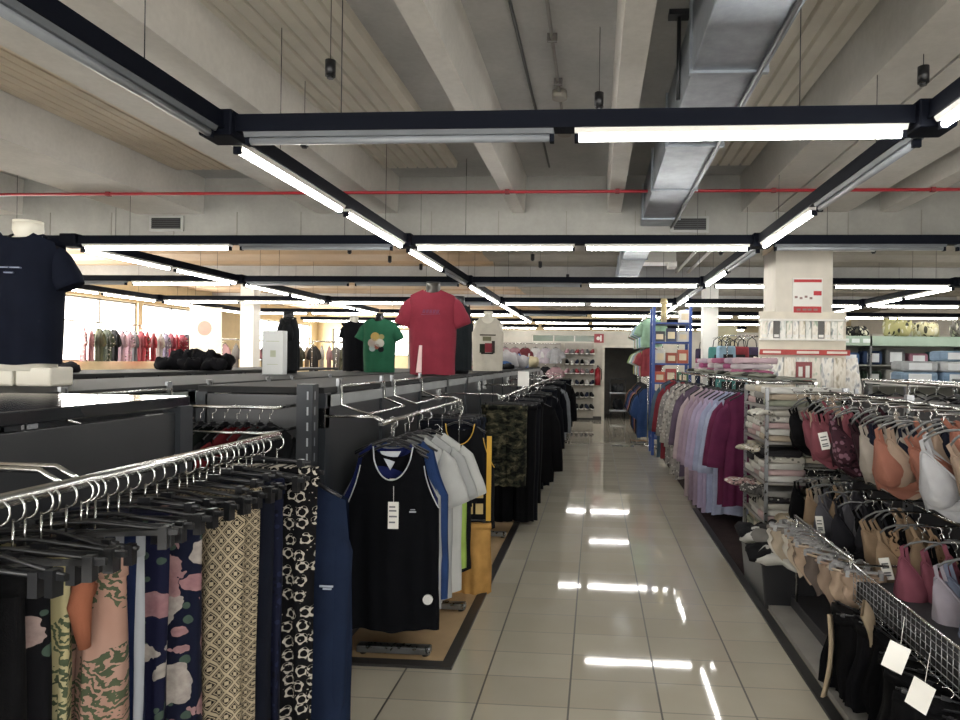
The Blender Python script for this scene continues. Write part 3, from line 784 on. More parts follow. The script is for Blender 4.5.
# ------------------------------------------------------------------ rail nearest the camera (trousers, x = -.96, z = 1.36)
RX, RZ = -.96, 1.36; GR = 'garments on the nearest left rail'
def hang(o_proto, label, cat, x, y, z, group, rz=0., mats=None): return o_proto.put(label, cat, (x, y, z), rz, group, mats)
NAVYFL = floral('#0e1122', '#a87076', '#b98a8a', '#a9a498', 13., .56, 2.3); NAVYFL2 = floral('#111329', '#9c626a', '#ad7c82', '#b3aea2', 15., .52, 5.1)
BLKFL = floral('#0b0b0f', '#966c6e', '#a8837f', '#94918a', 15., .5, 8.4); TROP = tropical('#a98270', '#55603f', '#96664f', 3.); YEL = tropical('#a8984a', '#5b6846', '#b0a97e', 9.)
Q = [  # y, right edge, half width, top below rail, length, kind, material, label
 (.98, -.95, .13, .12, .95, 't', BLKFL, 'black trousers with pink flowers, nearest on the left rail'),
 (1.05, -.94, .13, .125, .95, 't', cloth('#0a0a0d'), 'plain black trousers behind the pink-flowered black pair'),
 (1.10, -.945, .12, .125, .95, 't', floral('#0b0b0f', '#a78880', '#b0988f', '#a7a299', 10., .25, 1.7), 'black trousers with a few pale flowers near the front of the left rail'),
 (1.165, -.95, .10, .12, .9, 's', YEL, 'yellow and green leaf-print skirt on the left rail'),
 (1.30, -.905, .10, .125, .95, 's', vstripes('#18223f', '#8d9197', 28.), 'blue skirt with white stripes behind the leaf-print trousers'),
 (1.38, -.905, .12, .10, .95, 't', NAVYFL2, 'dark navy trousers with small pink flowers on the left rail'),
 (1.46, -.875, .12, .105, .95, 't', NAVYFL, 'navy trousers with large pink and white flowers on the left rail'),
 (1.58, -.845, .125, .10, .95, 't', lattice('#12100f', '#8a7f6b', 31.), 'black and tan lattice-print trousers on the left rail'),
 (1.64, -.84, .13, .095, .95, 't', lattice('#171412', '#7d7362', 40.), 'fine tan-patterned trousers just behind the lattice pair'),
 (1.70, -.835, .13, .09, .95, 't', cloth('#0e1322'), 'plain dark navy trousers left of the heart-print pair'),
 (1.76, -.83, .13, .09, .95, 't', speckle('#10152c', '#1d2442', '#0a0d1c', 50.), 'mottled navy trousers directly behind the plain navy pair'),
 (1.86, -.78, .16, .075, .95, 't', hearts('#08080b', '#a09a90'), 'black trousers printed with pale hearts on the left rail'),
]
for i, (y, R, w, dz, L, k, m, lab) in enumerate(Q):
    if k == 't': o = make_trousers(w, L, m, i+20, .88, -dz, .035, (16, 22))
    else: o = make_skirt(w, L, m, i+20, 1.12, -dz, .035, (26, 18))
    x = R-w; tag(o, lab, 'trousers' if k == 't' else 'skirt', GR); o.location = (x, y, RZ)
    o.rotation_euler = (0, 0, rnd.uniform(-.1, .1))
    for h in kids(o):
        if h.name.startswith('hanger'): h.location.x = max(-.03, min(.03, RX-x))
    # keep hook on the rail
    for h in kids(o):
        if h.name.startswith('hanger'):
            h.location.x = RX-x; 
# the tropical trousers with a knotted orange sash
o = make_trousers(.085, .95, TROP, 77, 1.15, -.15, .04, (16, 22), name='trousers'); o.location = (-.985, 1.235, RZ); o.rotation_euler = (0, 0, .05)
tag(o, 'pink leaf-print trousers with a knotted orange sash on the left rail', 'trousers', GR)
for h in kids(o):
    if h.name.startswith('hanger'): h.location.x = RX+.985
b = MB()
for s, c in ((-1, .0), (1, .01)):
    b.tube([(s*.045, -.03, -.14), (s*.05, -.06, -.17), (s*.045, -.068, -.22), (s*.05, -.06, -.30)], [.010, .017, .020, .010], 10)
b.tube([(-.05, -.04, -.2), (0, -.06, -.19), (.055, -.04, -.2)], .013, 8); b.build('sash', cloth('#94512f'), o, label='knotted orange sash')
b = MB(); shell(b, lambda x: -.2, lambda x: -.2, lambda z: .032, -.75, lambda z: .012, 10, 12, .004, 5, 3, x0=-.02, y0=-.045); b.build('sash_tail', cloth('#2f4a58'), o, label='teal sash tail')
# jacket at the far end of the near rail
o = make_tee(.235, .98, .66, 1.52, cloth('#12203a'), .07, .03, (28, 22), True, 9, True, .06, name='jacket', slin=.075); o.location = (-.955, 1.97, RZ)
tag(o, 'navy blue long-sleeved jacket at the far end of the near left rail', 'jacket', GR)
b = MB(); b.box(.165, .205, -.068, -.064, -.425, -.42); b.box(.175, .20, -.068, -.064, -.432, -.428); b.build('logo', paint('#9aa2b0', .6), o, label='tiny pale chest logo')
# empty black hangers filling the rail
def empty_hanger():
    t = thing('empty_hanger', None, None); b = MB()
    h = .085; b.tube(hook_pts(h), .0022, 6); b.build('hook', M_CHROME, t)
    b = MB(); w = .17; b.box(-w, w, -.004, .004, -h-.018, -h-.008)
    for s in (-1, 1): b.box(s*w*.85-.008, s*w*.85+.008, -.009, .009, -h-.044, -h-.002)
    b.tube([(-w, 0, -h-.01), (-.02, 0, -h+.01), (.02, 0, -h+.01), (w, 0, -h-.01)], .004, 6); b.build('bar', M_BLACK, t); return t
P = Proto(empty_hanger())
ys = [1.0, 1.02, 1.075, 1.13, 1.2, 1.215, 1.27, 1.335, 1.42, 1.5, 1.53, 1.555, 1.61, 1.67, 1.73, 1.8, 1.83, 1.9]
for i, y in enumerate(ys):
    P.put('black clip hanger without clothes on the nearest left rail', 'hanger', (RX, y, RZ), rnd.uniform(-.25, .25), 'empty clip hangers on the nearest left rail')

# ------------------------------------------------------------------ tank top rail
TR = 'tops on the tank-top rail'; TX, TZr = -1.06, 1.275
o = make_tank(.245, .96, cloth('#090b11', .9, .05), .105, .165, .17, 5, paint('#b9bcc2', .6), -.14, pitd=.26); o.location = (TX, 3.5, TZr); o.rotation_euler = (0, 0, .06)
tag(o, 'black sleeveless top with grey piping and white tag, front of its rail', 'tank top', TR)
b = MB(); b.box(-.01, .045, -.062, -.06, -.56, -.42); tg = b.build('price_tag', M_WHITE, o, label='white hanging price tag')
b = MB()
for z in (-.45, -.47, -.5, -.53): b.box(-.004, .04-abs(z+.49)*.3, -.0632, -.062, z, z+.008)
b.build('print', paint('#6a6d72', .6), tg)
b = MB(); b.tube([(.015, -.05, -.34), (.018, -.06, -.42)], .0015, 5); b.box(-.012, .03, -.03, -.028, -.345, -.305); b.build('neck_label', M_WHITE, o)
b = MB(); b.box(.1, .135, -.058, -.055, -.475, -.468); b.box(.105, .13, -.058, -.055, -.462, -.458); b.build('logo', paint('#aeb3bb', .6), o)
b = MB(); b.cyl((.2, -.05, -.93), .026, .012, 18, axis='y'); b.cyl((.2, -.055, -.93), .014, .006, 14, axis='y'); b.build('security_tag', paint('#d8d8d6', .4), o, label='round white security tag')
o = make_tank(.255, .9, cloth('#1b2766'), .1, .17, .1, 6, None, -.13, (34, 22)); o.location = (TX-.035, 3.57, TZr); o.rotation_euler = (0, 0, .12); tag(o, 'royal blue sleeveless top showing behind the black tank top', 'tank top', TR)
b = MB(); b.prism([(-.05, -.17), (.06, -.17), (.005, -.27)], -.045, -.04); b.build('yoke', paint('#c9ced6', .7), o, label='white collar patch')
o = make_tank(.27, .93, cloth('#a9abad'), .1, .17, .1, 16, None, -.13, (34, 22)); o.location = (TX-.05, 3.64, TZr); o.rotation_euler = (0, 0, .1); tag(o, 'pale grey sleeveless top behind the royal blue one', 'tank top', TR)
o = make_tank(.25, .88, cloth('#23437a'), .1, .17, .1, 17, None, -.13, (34, 22)); o.location = (TX+.0, 3.71, TZr); tag(o, 'mid blue sleeveless top between the grey one and the white t-shirts', 'tank top', TR)
for i, (y, c, w, lab) in enumerate(((3.80, '#b9bbb9', .20, 'white t-shirt directly behind the sleeveless tops'), (3.92, '#a5a8a8', .205, 'light grey-white t-shirt in the middle of the white ones'), (4.04, '#c2c4c1', .21, 'white t-shirt farthest back, its sleeve sticking out over the aisle'))):
    o = make_tee(w, .96, .26, 1.2, cloth(c, .9, .03), .09, .07, (30, 22), True, 30+i, dep=.05, zs0=-.12); o.location = (TX+.0+.025*i, y, TZr+.0); o.rotation_euler = (0, 0, .1); tag(o, lab, 't-shirt', TR)
o = make_tee(.2, .8, .1, 1.4, cloth('#9cc02e'), .09, .07, (26, 18), True, 41, zs0=-.12); o.location = (TX+.045, 4.28, TZr-.1); o.scale = (1, 1, 1.0); tag(o, 'neon green t-shirt peeking out left of the yellow shorts', 't-shirt', TR)
for h in kids(o):
    if h.name.startswith('hanger'): h.location.z = 0.
# black and yellow basketball set: jersey with yellow shorts below
o = make_tank(.24, .72, cloth('#15161a'), .1, .16, .14, 8, paint('#c49a35', .6), -.12, (36, 20)); o.location = (-.93, 4.62, TZr); o.rotation_euler = (0, 0, .08); tag(o, 'black basketball jersey with yellow trim above the yellow shorts', 'jersey', TR)
b = MB(); b.box(.19, .222, -.05, -.035, -.78, -.2); b.build('side_stripe', paint('#c99c33', .7), o, label='yellow side stripe')
b = MB()
for q, (x, z) in enumerate(((.05, -.55), (.12, -.55), (.05, -.66), (.12, -.66))): b.box(x, x+.05, -.068, -.055, z-.07, z)
b.build('lettering_block', paint('#b7a06a', .7), o)
o = make_trousers(.22, .5, cloth('#c08a1f', .8, .12), 55, 1.12, -.78, .07, (18, 16), clip=True, name='basketball_shorts'); o.location = (-.93, 4.58, TZr-.02); o.rotation_euler = (0, 0, .08)
tag(o, 'bright yellow shorts hanging low beside the aisle below the black jersey', 'shorts', TR)
for h in kids(o):
    if h.name.startswith('hanger'): h.hide_render = False
o = make_trousers(.2, .45, cloth('#15161a'), 56, 1.05, -.62, .06, (16, 14), clip=True, name='shorts'); o.location = (-1.02, 4.45, TZr); tag(o, 'black shorts between the white t-shirts and the yellow shorts', 'shorts', TR)
for i, y in enumerate((4.75, 4.88, 5.0, 5.12)):
    o = make_trousers(.2, .9, cloth(['#181c26', '#202634', '#15171d', '#1b2230'][i]), 60+i, .9, -.12, .04, (14, 12)); o.location = (TX+.02, y, TZr)
    tag(o, 'dark folded jeans behind the black jersey, %s toward the back of that rail' % ORD[i+1], 'jeans', TR)
    b = MB()
    for x in (-.12, -.05, .04, .12): b.cyl((x, -.045, -.18-.02*(i % 2)), .009, .008, 8, axis='y')
    b.build('rivet', M_STEEL, o)

# ------------------------------------------------------------------ dark garments down the aisle edge
DG = 'garments along the left edge of the aisle'; DX, DZr = -.82, 1.27
for i, (y, s) in enumerate(((6.08, 0.), (6.2, 2.1))):
    o = make_trousers(.185, .72, camo(s), 80+i, .95, -.09, .045, (16, 16)); o.location = (DX+.02-.06*i, y, DZr)
    tag(o, 'camouflage trousers facing the camera, front of the aisle row' if i == 0 else 'second camouflage pair tucked left behind the front camouflage trousers', 'trousers', DG)
PT = Proto(make_trousers(.2, 1.05, cloth('#12141b'), 90, .85, -.1, .05, (14, 10), lo=True)); PJ = Proto(make_tee(.25, .85, .6, 1.4, cloth('#14161d'), .07, .03, (18, 10), True, 91, True, .07, lo=True, name='jacket'))
yy = 6.32; cs = ['#07080c', '#0a0d15', '#0a0a0d', '#0e1420', '#08080b', '#111318', '#0b0e17']
sp = {9: ('#5d6066', 'grey'), 14: ('#7a7f86', 'pale grey'), 19: ('#5b5f55', 'olive grey'), 23: ('#6b5d42', 'tan')}
i = 0
while yy < 16.0:
    tr = (i % 5) not in (3, 4) if yy > 7.4 else True
    c, nm = sp.get(i, (cs[i % 7], ['black', 'dark navy', 'jet black', 'deep blue', 'black', 'charcoal', 'midnight blue'][i % 7]))
    lab = '%s %s in the row along the left aisle edge, %s behind the camouflage pair' % (nm, 'trousers' if tr else 'jacket', ORD[min(i+1, 30)])
    (PT if tr else PJ).put(lab, 'trousers' if tr else 'jacket', (DX+.04+rnd.uniform(-.02, .06), yy, DZr), rnd.uniform(-.08, .12), DG, {('trouser_body' if tr else 'body'): cloth(c), 'waistband': cloth(c)}, scale=(rnd.uniform(.95, 1.15), 1, rnd.uniform(.95, 1.07)))
    yy += .26+.018*i; i += 1

# ------------------------------------------------------------------ garments on the gondola behind (seen through the gap)
b = MB(); b.tube([(-2.08, 3.3, 1.36), (-2.08, 3.08, 1.36), (-1.5, 3.08, 1.36), (-1.5, 3.3, 1.36)], .008, 6); b.tube([(-1.86, 3.3, 1.25), (-1.84, 2.98, 1.25), (-1.5, 2.98, 1.25), (-1.48, 3.3, 1.25)], .007, 6)
tag(b.build('end_rail', M_CHROME), 'chrome U-shaped rails on the near end of the aisle gondola', 'rail')
PG = Proto(make_tee(.16, .5, .16, 1.3, cloth('#1b2026'), .06, .04, (14, 8), True, 95, lo=True, name='shirt'))
for i, (x, c, nm) in enumerate(((-2.05, '#0c0e12', 'black'), (-1.99, '#10151a', 'slate black'), (-1.93, '#12181d', 'dark teal'), (-1.87, '#171b20', 'dark grey'), (-1.81, '#0d1512', 'dark green'), (-1.75, '#0c0d10', 'jet black'), (-1.69, '#6b0f19', 'red'), (-1.64, '#5c0d16', 'wine red'), (-1.58, '#3a3938', 'grey'), (-1.53, '#16181b', 'charcoal'))):
    PG.put('%s shirt on the end rail of the aisle gondola, %s from the left' % (nm, ORD[i+1]), 'shirt', (x, 3.08, 1.36), PI/2-.5+rnd.uniform(-.2, .2), 'shirts on the end rail of the aisle gondola', {'body': cloth(c)}, scale=(.8, .8, .8))

# ------------------------------------------------------------------ mannequin forms
def form_rings(w, d, h, neck=.055, male=True):
    prof = [(0, .80), (.12, .80), (.3, .82), (.5, .93), (.68, 1.), (.78, .99), (.845, .84), (.885, .48), (.91, .30)]
    rings = []
    for t, k in prof:
        dd = d*(.86+.14*k) if t < .8 else d*lerp(1, .55, (t-.8)/.11)
        rings.append([(w*k*math.cos(2*PI*j/28), dd*math.copysign(abs(math.sin(2*PI*j/28))**.85, math.sin(2*PI*j/28)), h*t) for j in range(28)])
    for t, k in ((.95, 1.), (1., .98)):
        rings.append([(neck*k*math.cos(2*PI*j/28), neck*k*math.sin(2*PI*j/28), h*t) for j in range(28)])
    return rings
def mannequin(label, loc, rz, w, d, h, skin, cap, shirt, sl=.2, sr=(.1, .085), ang=.85, neck=.055, drop=.06, shirtL=.86, tank=False, blocks=False, lo=False, snk=.1):
    t = thing('mannequin_torso', label, 'mannequin', loc, rz)
    b = MB(); b.loft(form_rings(w, d, h, neck)); b.build('torso_form', skin, t)
    b = MB(); b.cyl((0, 0, h), neck*.98, .012, 24); b.build('neck_cap', cap, t)
    if blocks:
        for s in (-1, 1):
            c = MB(); c.box(s*w*.55-.085, s*w*.55+.085, -d*.8, d*.8, -.075, .02); c.build('base_block', skin, t, bevel=.01)
    if shirt:
        b = MB(); W = w*1.06; zt = h*.925; zs = h*.862; pit = h*.64; zb = h*(.905-shirtL)
        nk = neck*1.1 if not tank else neck*1.5; sh = W*.92 if not tank else W*.62
        tf = top_profile(zt, zs, nk, sh, pit, W, drop); tb = top_profile(zt, zs, nk, sh, pit, W, drop*.2)
        hw = lambda z: W*lerp(.94, 1., min(1, max(0, (z-h*.1)/(h*.55))))
        dp = lambda z: d*1.14*(1 if z < h*.72 else lerp(1, .7, min(1, (z-h*.72)/(h*.2))))
        shell(b, tf, tb, hw, zb, dp, 40, 26, .006, 5, sum(map(ord, label)) % 97, hem=.004, roundness=.5)
        sb = b.build('shirt', shirt, t)
        if not tank:
            for q in (-1, 1):
                s = MB(); sleeve(s, W, zs-.004, sl, ang, sr[0]*.92, sr[1], .8, 16, inset=.06, bend=.1, sides=(q,)); s.build('sleeve', shirt, sb)
            n = MB(); pts = []
            for i in range(25):
                a = 2*PI*i/24; x = nk*math.cos(a); f = math.sin(a) < 0
                z = (tf if f else tb)(x*.999); pts.append((x, dp(z)*max(0, 1-(x/W)**2)**.5*math.sin(a)*1.0, z))
            n.tube(pts[:-1], .006, 6, closed=True); n.build('collar', shirt, sb)
    return t
PALE = paint('#d9d5c8', .5, 0., .02); DKFORM = paint('#17181b', .35)
mz = 1.45
t = mannequin('white torso form in a navy t-shirt, left on the gondola by the camera', (-2.86, 3.2, 1.515), .12, .165, .11, .74, PALE, PALE, cloth('#111728'), .17, (.085, .075), 1.05, .066, .035, blocks=True)
sb = [k for k in kids(t) if k.name.startswith('shirt')][0]
b = MB()
for x, z, w_ in ((-.03, .5, .05), (.03, .5, .04), (.0, .475, .035)): b.box(x-w_*.6, x+w_*.6, -.134, -.118, z, z+.006)
b.build('print', paint('#8088a0', .7), sb, label='small pale chest lettering')
t = mannequin('bright red t-shirt on a torso form, centre of the aisle gondola', (-1.47, 6.0, 1.45), .1, .205, .125, .83, paint('#4a4844', .3, .3), M_BLACK, cloth('#96203a', .85, .05), .21, (.1, .088), 1.08, .066, .035, shirtL=.89)
sb = [k for k in kids(t) if k.name.startswith('shirt')][0]
b = MB()
for q in range(5): b.add([(-.075+q*.03, -.150, .555), (-.053+q*.03, -.150, .555), (-.045+q*.03, -.150, .585), (-.067+q*.03, -.150, .585)], [(0, 1, 2, 3)])
b.add([(-.085, -.150, .545), (.08, -.150, .552), (.08, -.150, .546), (-.085, -.150, .539)], [(0, 1, 2, 3)])
b.v = [(x, y+(.012 if False else 0), z) for x, y, z in b.v]; n0 = len(b.v); b.v += [(x, y+.012, z) for x, y, z in b.v[:n0]]
for f in list(b.f): b.f.append(tuple(i+n0 for i in reversed(f))); b.mi.append(0); b.sm.append(False); k4 = len(f); [ (b.f.append((f[i], f[(i+1) % k4], f[(i+1) % k4]+n0, f[i]+n0)), b.mi.append(0), b.sm.append(False)) for i in range(k4) ]
b.build('print', paint('#6f2a48', .7), sb, label='dark slanted chest print')
b = MB(); b.add([(-.125, -.135, .03), (-.075, -.145, .03), (-.072, -.147, .27), (-.098, -.143, .27), (-.125, -.125, .03), (-.075, -.135, .03), (-.072, -.137, .27), (-.098, -.133, .27)], [(0, 1, 2, 3), (7, 6, 5, 4), (0, 4, 5, 1), (1, 5, 6, 2), (2, 6, 7, 3), (3, 7, 4, 0)]); b.build('size_strip', paint('#e8c9c6', .5), sb, label='long pale size strip')
t = mannequin('green t-shirt with a cartoonish print on a dark torso form', (-2.45, 7.5, 1.44), .1, .175, .11, .66, DKFORM, M_BLACK, cloth('#176a49', .85, .05), .16, (.08, .07), 1.0, .045, .04, shirtL=.9)
sb = [k for k in kids(t) if k.name.startswith('shirt')][0]
for q, (x, z, r, c) in enumerate(((-.02, .40, .05, '#c9a640'), (-.05, .33, .05, '#c9b8a8'), (.03, .33, .05, '#d5d1c4'), (.05, .40, .03, '#a9a05a'), (-.05, .27, .035, '#a6c0bb'), (.045, .26, .032, '#20242a'), (.0, .29, .03, '#b0563e'))):
    b = MB(); b.cyl((x, -.137, z), r, .02, 14, axis='y'); b.build('print', cloth(c), sb)
mannequin('black dressed torso form with a pale neck, left of the green t-shirt', (-2.93, 8.0, 1.44), .6, .13, .1, .66, PALE, PALE, cloth('#14151a'), .12, (.07, .06), 1.25, .05, .03, shirtL=.9)
mannequin('dark teal-black torso form seen side-on behind the red t-shirt', (-1.44, 7.0, 1.45), 1.25, .16, .11, .8, DKFORM, M_BLACK, cloth('#1d2428'), .18, (.095, .085), 1.2, .06, .04)
t = mannequin('off-white sleeveless torso form with a dark red graphic, right of the red t-shirt', (-1.45, 9.0, 1.45), .1, .2, .12, .79, PALE, PALE, cloth('#cfc8b6', .9, .04), tank=True, neck=.06, drop=.1, shirtL=.9)
sb = [k for k in kids(t) if k.name.startswith('shirt')][0]
for q, (x0, x1, z0, z1, c) in enumerate(((-.1, .11, .47, .485, '#3a3632'), (-.06, .05, .40, .455, '#7d7a5a'), (-.1, -.03, .24, .36, '#2d3328'), (-.03, .08, .25, .37, '#8e2d38'), (.06, .1, .24, .4, '#3c3a36'), (-.08, .08, .225, .245, '#24221f'))):
    b = MB(); b.box(x0, x1, -.15, -.12, z0, z1); b.build('print', cloth(c), sb)
mannequin('black torso form leaning behind the white box sign', (-3.05, 6.5, 1.44), -1.2, .11, .09, .60, DKFORM, M_BLACK, cloth('#1a1c1f'), .14, (.08, .07), 1.0, .05, .03)
# white box-like sign panel
t = thing('box_sign', 'tall white square sign box standing on the gondola, left of the green t-shirt', 'sign', (-2.94, 6.0, 1.44), .05)
b = MB(); b.box(-.095, .095, -.05, .05, 0, .4); b.build('box', paint('#d5d8d8', .4, 0., .03), t, bevel=.004)
b = MB()
for (x0, x1, z0, z1, c) in ((-.02, .03, .16, .22, 0), (-.06, .06, .30, .306, 0), (-.05, .05, .09, .095, 0)): b.box(x0, x1, -.0525, -.05, z0, z1)
b.build('print', paint('#b9bfa8', .6), t)
t = thing('card_stand', 'small white price card on a clip above the dark aisle garments', 'price card', (-.83, 7.75, 1.30))
b = MB(); b.box(-.065, .065, -.004, .004, .0, .17); b.build('card', M_WHITE, t); b = MB(); b.box(-.012, .012, -.012, .012, -.035, .012); b.build('clip', M_CHROME, t)
# ================================================================== right side: lingerie gondola
t = thing('lingerie_gondola', 'lingerie gondola of dark mesh panels and chrome arms, nearest on the right', 'gondola', (1.9, 2.0, 0))
b = MB(); b.box(-.1, .1, 0, 3.0, .05, 1.36); b.build('back_panel', paint('#232326', .5), t)
for i in range(4):
    b = MB(); b.box(-.14, -.1, i*.98, i*.98+.04, 0, 1.43); b.build('post', M_STEEL, t)
b = MB(); b.box(-.62, .1, -.0, 3.0, .0, .10); b.build('base', paint('#38373a', .5), t, bevel=.005)
b = MB(); b.box(-.76, -.62, -.6, 3.0, 0, .03); b.build('plinth_edge', paint('#9a9791', .5), t)
for z in (1.395, .86):
    b = MB(); b.tube([(-.2, 0, z), (-.2, 3.0, z)], .011, 8); b.build('hanging_rail', M_CHROME, t)
b = MB(); b.tube([(-.62, 1.42, .63), (-.62, 2.4, .63)], .011, 8)
for y in (1.46, 2.36): b.tube([(-.62, y, .63), (-.62, y, .1)], .009, 6)
b.build('low_rail', M_CHROME, t)
YARM1 = [.35, .62, .88, 1.12, 1.34, 1.56, 1.80, 2.05, 2.32, 2.62, 2.90]; YARM2 = [.42, .7, .97, 1.2, 1.5, 1.8, 2.08, 2.38, 2.66, 2.9]
for z, yl in ((1.40, YARM1), (.865, YARM2)):
    for y in yl:
        b = MB(); b.tube([(-.1, y, z), (-.5 if z > 1 else -.42, y, z), (-.51 if z > 1 else -.43, y, z+.025)], .005, 6); b.build('arm', M_CHROME, t)

def make_bra(seed=0, cup=.068):
    """bra on a small hanger: origin where the hook meets the arm; cups face local -y"""
    r = random.Random(seed); t = thing('bra', None, None)
    zc = -.24
    for s in (-1, 1):
        b = MB(); rings = []; nr, na = 9, 20
        for i in range(nr+1):
            q = 1-i/nr; ring = []
            for j in range(na):
                a = 2*PI*j/na; up = max(0, math.sin(a))
                x = s*.072+cup*q*(math.cos(a)*(1-.45*up**2)+s*.25*up**3)+s*.006*(1-q)
                z = zc+cup*q*math.sin(a)*(1+.95*up**2)-.02*(1-q)
                y = -.014-.07*(1-q*q)**.62-.012*math.cos(q*9+s)*q*(1-q)
                ring.append((x, y, z))
            rings.append(ring)
        rings.insert(0, [(x, y+.012, z) for x, y, z in rings[0]])
        b.loft(rings, cap0=True, cap1=True); c = b.build('cup', cloth('#c59a86'), t)
        e = MB(); pts = [(s*.072+cup*1.01*(math.cos(a)*(1-.45*max(0, math.sin(a))**2)+s*.25*max(0, math.sin(a))**3), -.016, zc+cup*1.01*math.sin(a)*(1+.95*max(0, math.sin(a))**2)) for a in [2*PI*j/28 for j in range(28)]]
        e.tube(pts, .004, 5, closed=True); e.build('edging', cloth('#b08a78'), c)
        st = MB(); pts = [(s*.085, -.016, zc+.125), (s*.08, -.02, zc+.17), (s*.07, -.0, -.066), (s*.075, .016, zc+.1), (s*.115, .03, zc-.02)]
        for k in range(len(pts)-1):
            p, q = Vector(pts[k]), Vector(pts[k+1]); wv = Vector((.007, 0, 0)); tv = Vector((0, .0018, 0))
            st.add([p-wv-tv, p+wv-tv, q+wv-tv, q-wv-tv, p-wv+tv, p+wv+tv, q+wv+tv, q-wv+tv], [(0, 1, 2, 3), (7, 6, 5, 4), (0, 4, 5, 1), (1, 5, 6, 2), (2, 6, 7, 3), (3, 7, 4, 0)])
        st.build('strap', cloth('#c59a86'), t)
    b = MB(); n = 26; vs = []; fs = []
    for j in range(n+1):
        a = -PI*.12+PI*1.24*j/n; sg = max(0, math.sin(a))
        x = .145*math.cos(a)*(1-.25*sg); y = .05*math.sin(a)-.006; zz = zc-.03-.075*sg+.012*math.sin(5*a)
        h = .03+.02*abs(math.cos(a))
        vs += [(x, y, zz-h*.5), (x, y, zz+h), (x*.97, y*.9, zz-h*.5), (x*.97, y*.9, zz+h)]
    for j in range(n):
        o = 4*j; fs += [(o, o+4, o+5, o+1), (o+2, o+3, o+7, o+6), (o+1, o+5, o+7, o+3), (o, o+2, o+6, o+4)]
    b.add(vs, fs, 0, True); vs = []; fs = []
    for j in range(13):
        x = -.14+.28*j/12; u = abs(x/.14); y = -.018-.012*(1-u*u)
        vs += [(x, y, zc-.088+.03*u), (x, y-.003, zc-.055+.035*u), (x, y+.006, zc-.055+.035*u), (x, y+.006, zc-.088+.03*u)]
    for j in range(12):
        o = 4*j
        for k in range(4): fs.append((o+k, o+4+k, o+4+(k+1) % 4, o+(k+1) % 4))
    b.add(vs, fs, 0, True); b.build('band', cloth('#c59a86'), t)
    hg = MB(); hg.tube([(-.09, 0, -.08), (-.05, 0, -.062), (0, 0, -.055), (.05, 0, -.062), (.09, 0, -.08)], .0045, 6)
    h = hg.build('hanger', paint('#6a6b6c', .2), t); k = MB(); k.tube(hook_pts(.055, .014), .0018, 6); k.build('hook', M_CHROME, h)
    return t
def make_tag():
    m = MB(); m.box(-.024, .024, -.002, .002, -.085, 0); return m
PB = Proto(make_bra()); PBT = None
bt = make_bra(); tg = make_tag().build('price_tag', M_WHITE, bt, (-.03, -.108, -.17)); pm = MB()
for z in (-.02, -.035, -.055, -.065): pm.box(-.016, .016, -.0032, -.002, z-.006, z)
pm.build('print', paint('#5a5c60', .6), tg); PBT = Proto(bt)
LACE = speckle('#462430', '#84596a', '#2b1a22', 48., .32)
def bras(yl, z, cols, row):
    for ci, (y, lst) in enumerate(zip(yl, cols)):
        for q, (cn, m, tagd) in enumerate(lst):
            x = 1.9-(.48 if row == 'upper' else .40)+.06*q
            pos = ('front of its arm' if q == 0 else ['', 'second on its arm', 'third on its arm'][q])
            lab = '%s bra, %s row, %s arm from the camera, %s' % (cn, row, ORD[ci+1], pos)
            (PBT if tagd else PB).put(lab, 'bra', (x, 2.0+y+rnd.uniform(-.03, .03)+.02*q, z-.005), (rnd.uniform(-.12, .12), -.38+rnd.uniform(-.2, .2), -PI/2+.8+rnd.uniform(-.25, .25)), 'bras on the %s row' % row, {'cup': m, 'strap': m, 'band': m, 'edging': m}, scale=(1.12, 1.15, 1.22))
W_ = cloth('#b5b6ba'); OR = cloth('#a1624c'); BE = cloth('#ad917a'); BK = cloth('#0c0c0f'); PK = cloth('#8c4552'); PL = cloth('#331a22'); CR = cloth('#a1968a'); NV = cloth('#1d2030'); GY = cloth('#5f5e66'); NU = cloth('#a88a68'); RO = cloth('#8e475a'); LI = cloth('#a59ca9'); LE = speckle('#b9946c', '#3b2c20', '#8c6a4a', 55., .3); BU = cloth('#76809a'); DG_ = cloth('#29282e')
row1 = [[('white', W_, 0), ('off-white', CR, 0)], [('white', W_, 1), ('cream', CR, 0), ('black', BK, 0)], [('clean white', W_, 0), ('pale beige', BE, 0)], [('orange-peach', OR, 0), ('orange-peach', OR, 0), ('white', W_, 0)], [('peach', OR, 0), ('beige', BE, 0), ('dark navy', NV, 0)],
        [('cream', CR, 0), ('navy', NV, 0), ('cream', CR, 0)], [('plum lace', PL, 1), ('black', BK, 0), ('cream', CR, 0)], [('mauve lace', LACE, 0), ('plum', PL, 0), ('black', BK, 0)], [('dusty pink', PK, 1), ('dusty pink', PK, 0), ('mauve lace', LACE, 0)], [('rose pink', PK, 0), ('beige', BE, 0), ('black', BK, 0)], [('black', BK, 0), ('black', BK, 0), ('beige', BE, 0)]]
row2 = [[('lilac-white', LI, 0), ('grey-blue', BU, 0)], [('blue-grey', BU, 0), ('lilac', LI, 0)], [('white-lilac', LI, 0), ('grey-blue', BU, 0), ('black', BK, 0)], [('pink', RO, 0), ('pink', RO, 0), ('black', BK, 0)], [('beige', NU, 1), ('leopard', LE, 0), ('black', BK, 0)],
        [('nude beige', NU, 0), ('beige', NU, 0), ('dark grey', DG_, 0)], [('charcoal', DG_, 0), ('black', BK, 0), ('grey', GY, 0)], [('grey', GY, 1), ('dark grey', DG_, 0), ('black', BK, 0)], [('nude', NU, 0), ('cream', CR, 0), ('grey', GY, 0)], [('black', BK, 0), ('black', BK, 0), ('cream', CR, 0)]]
bras(YARM1, 1.40, row1, 'upper'); bras(YARM2, .865, row2, 'lower')
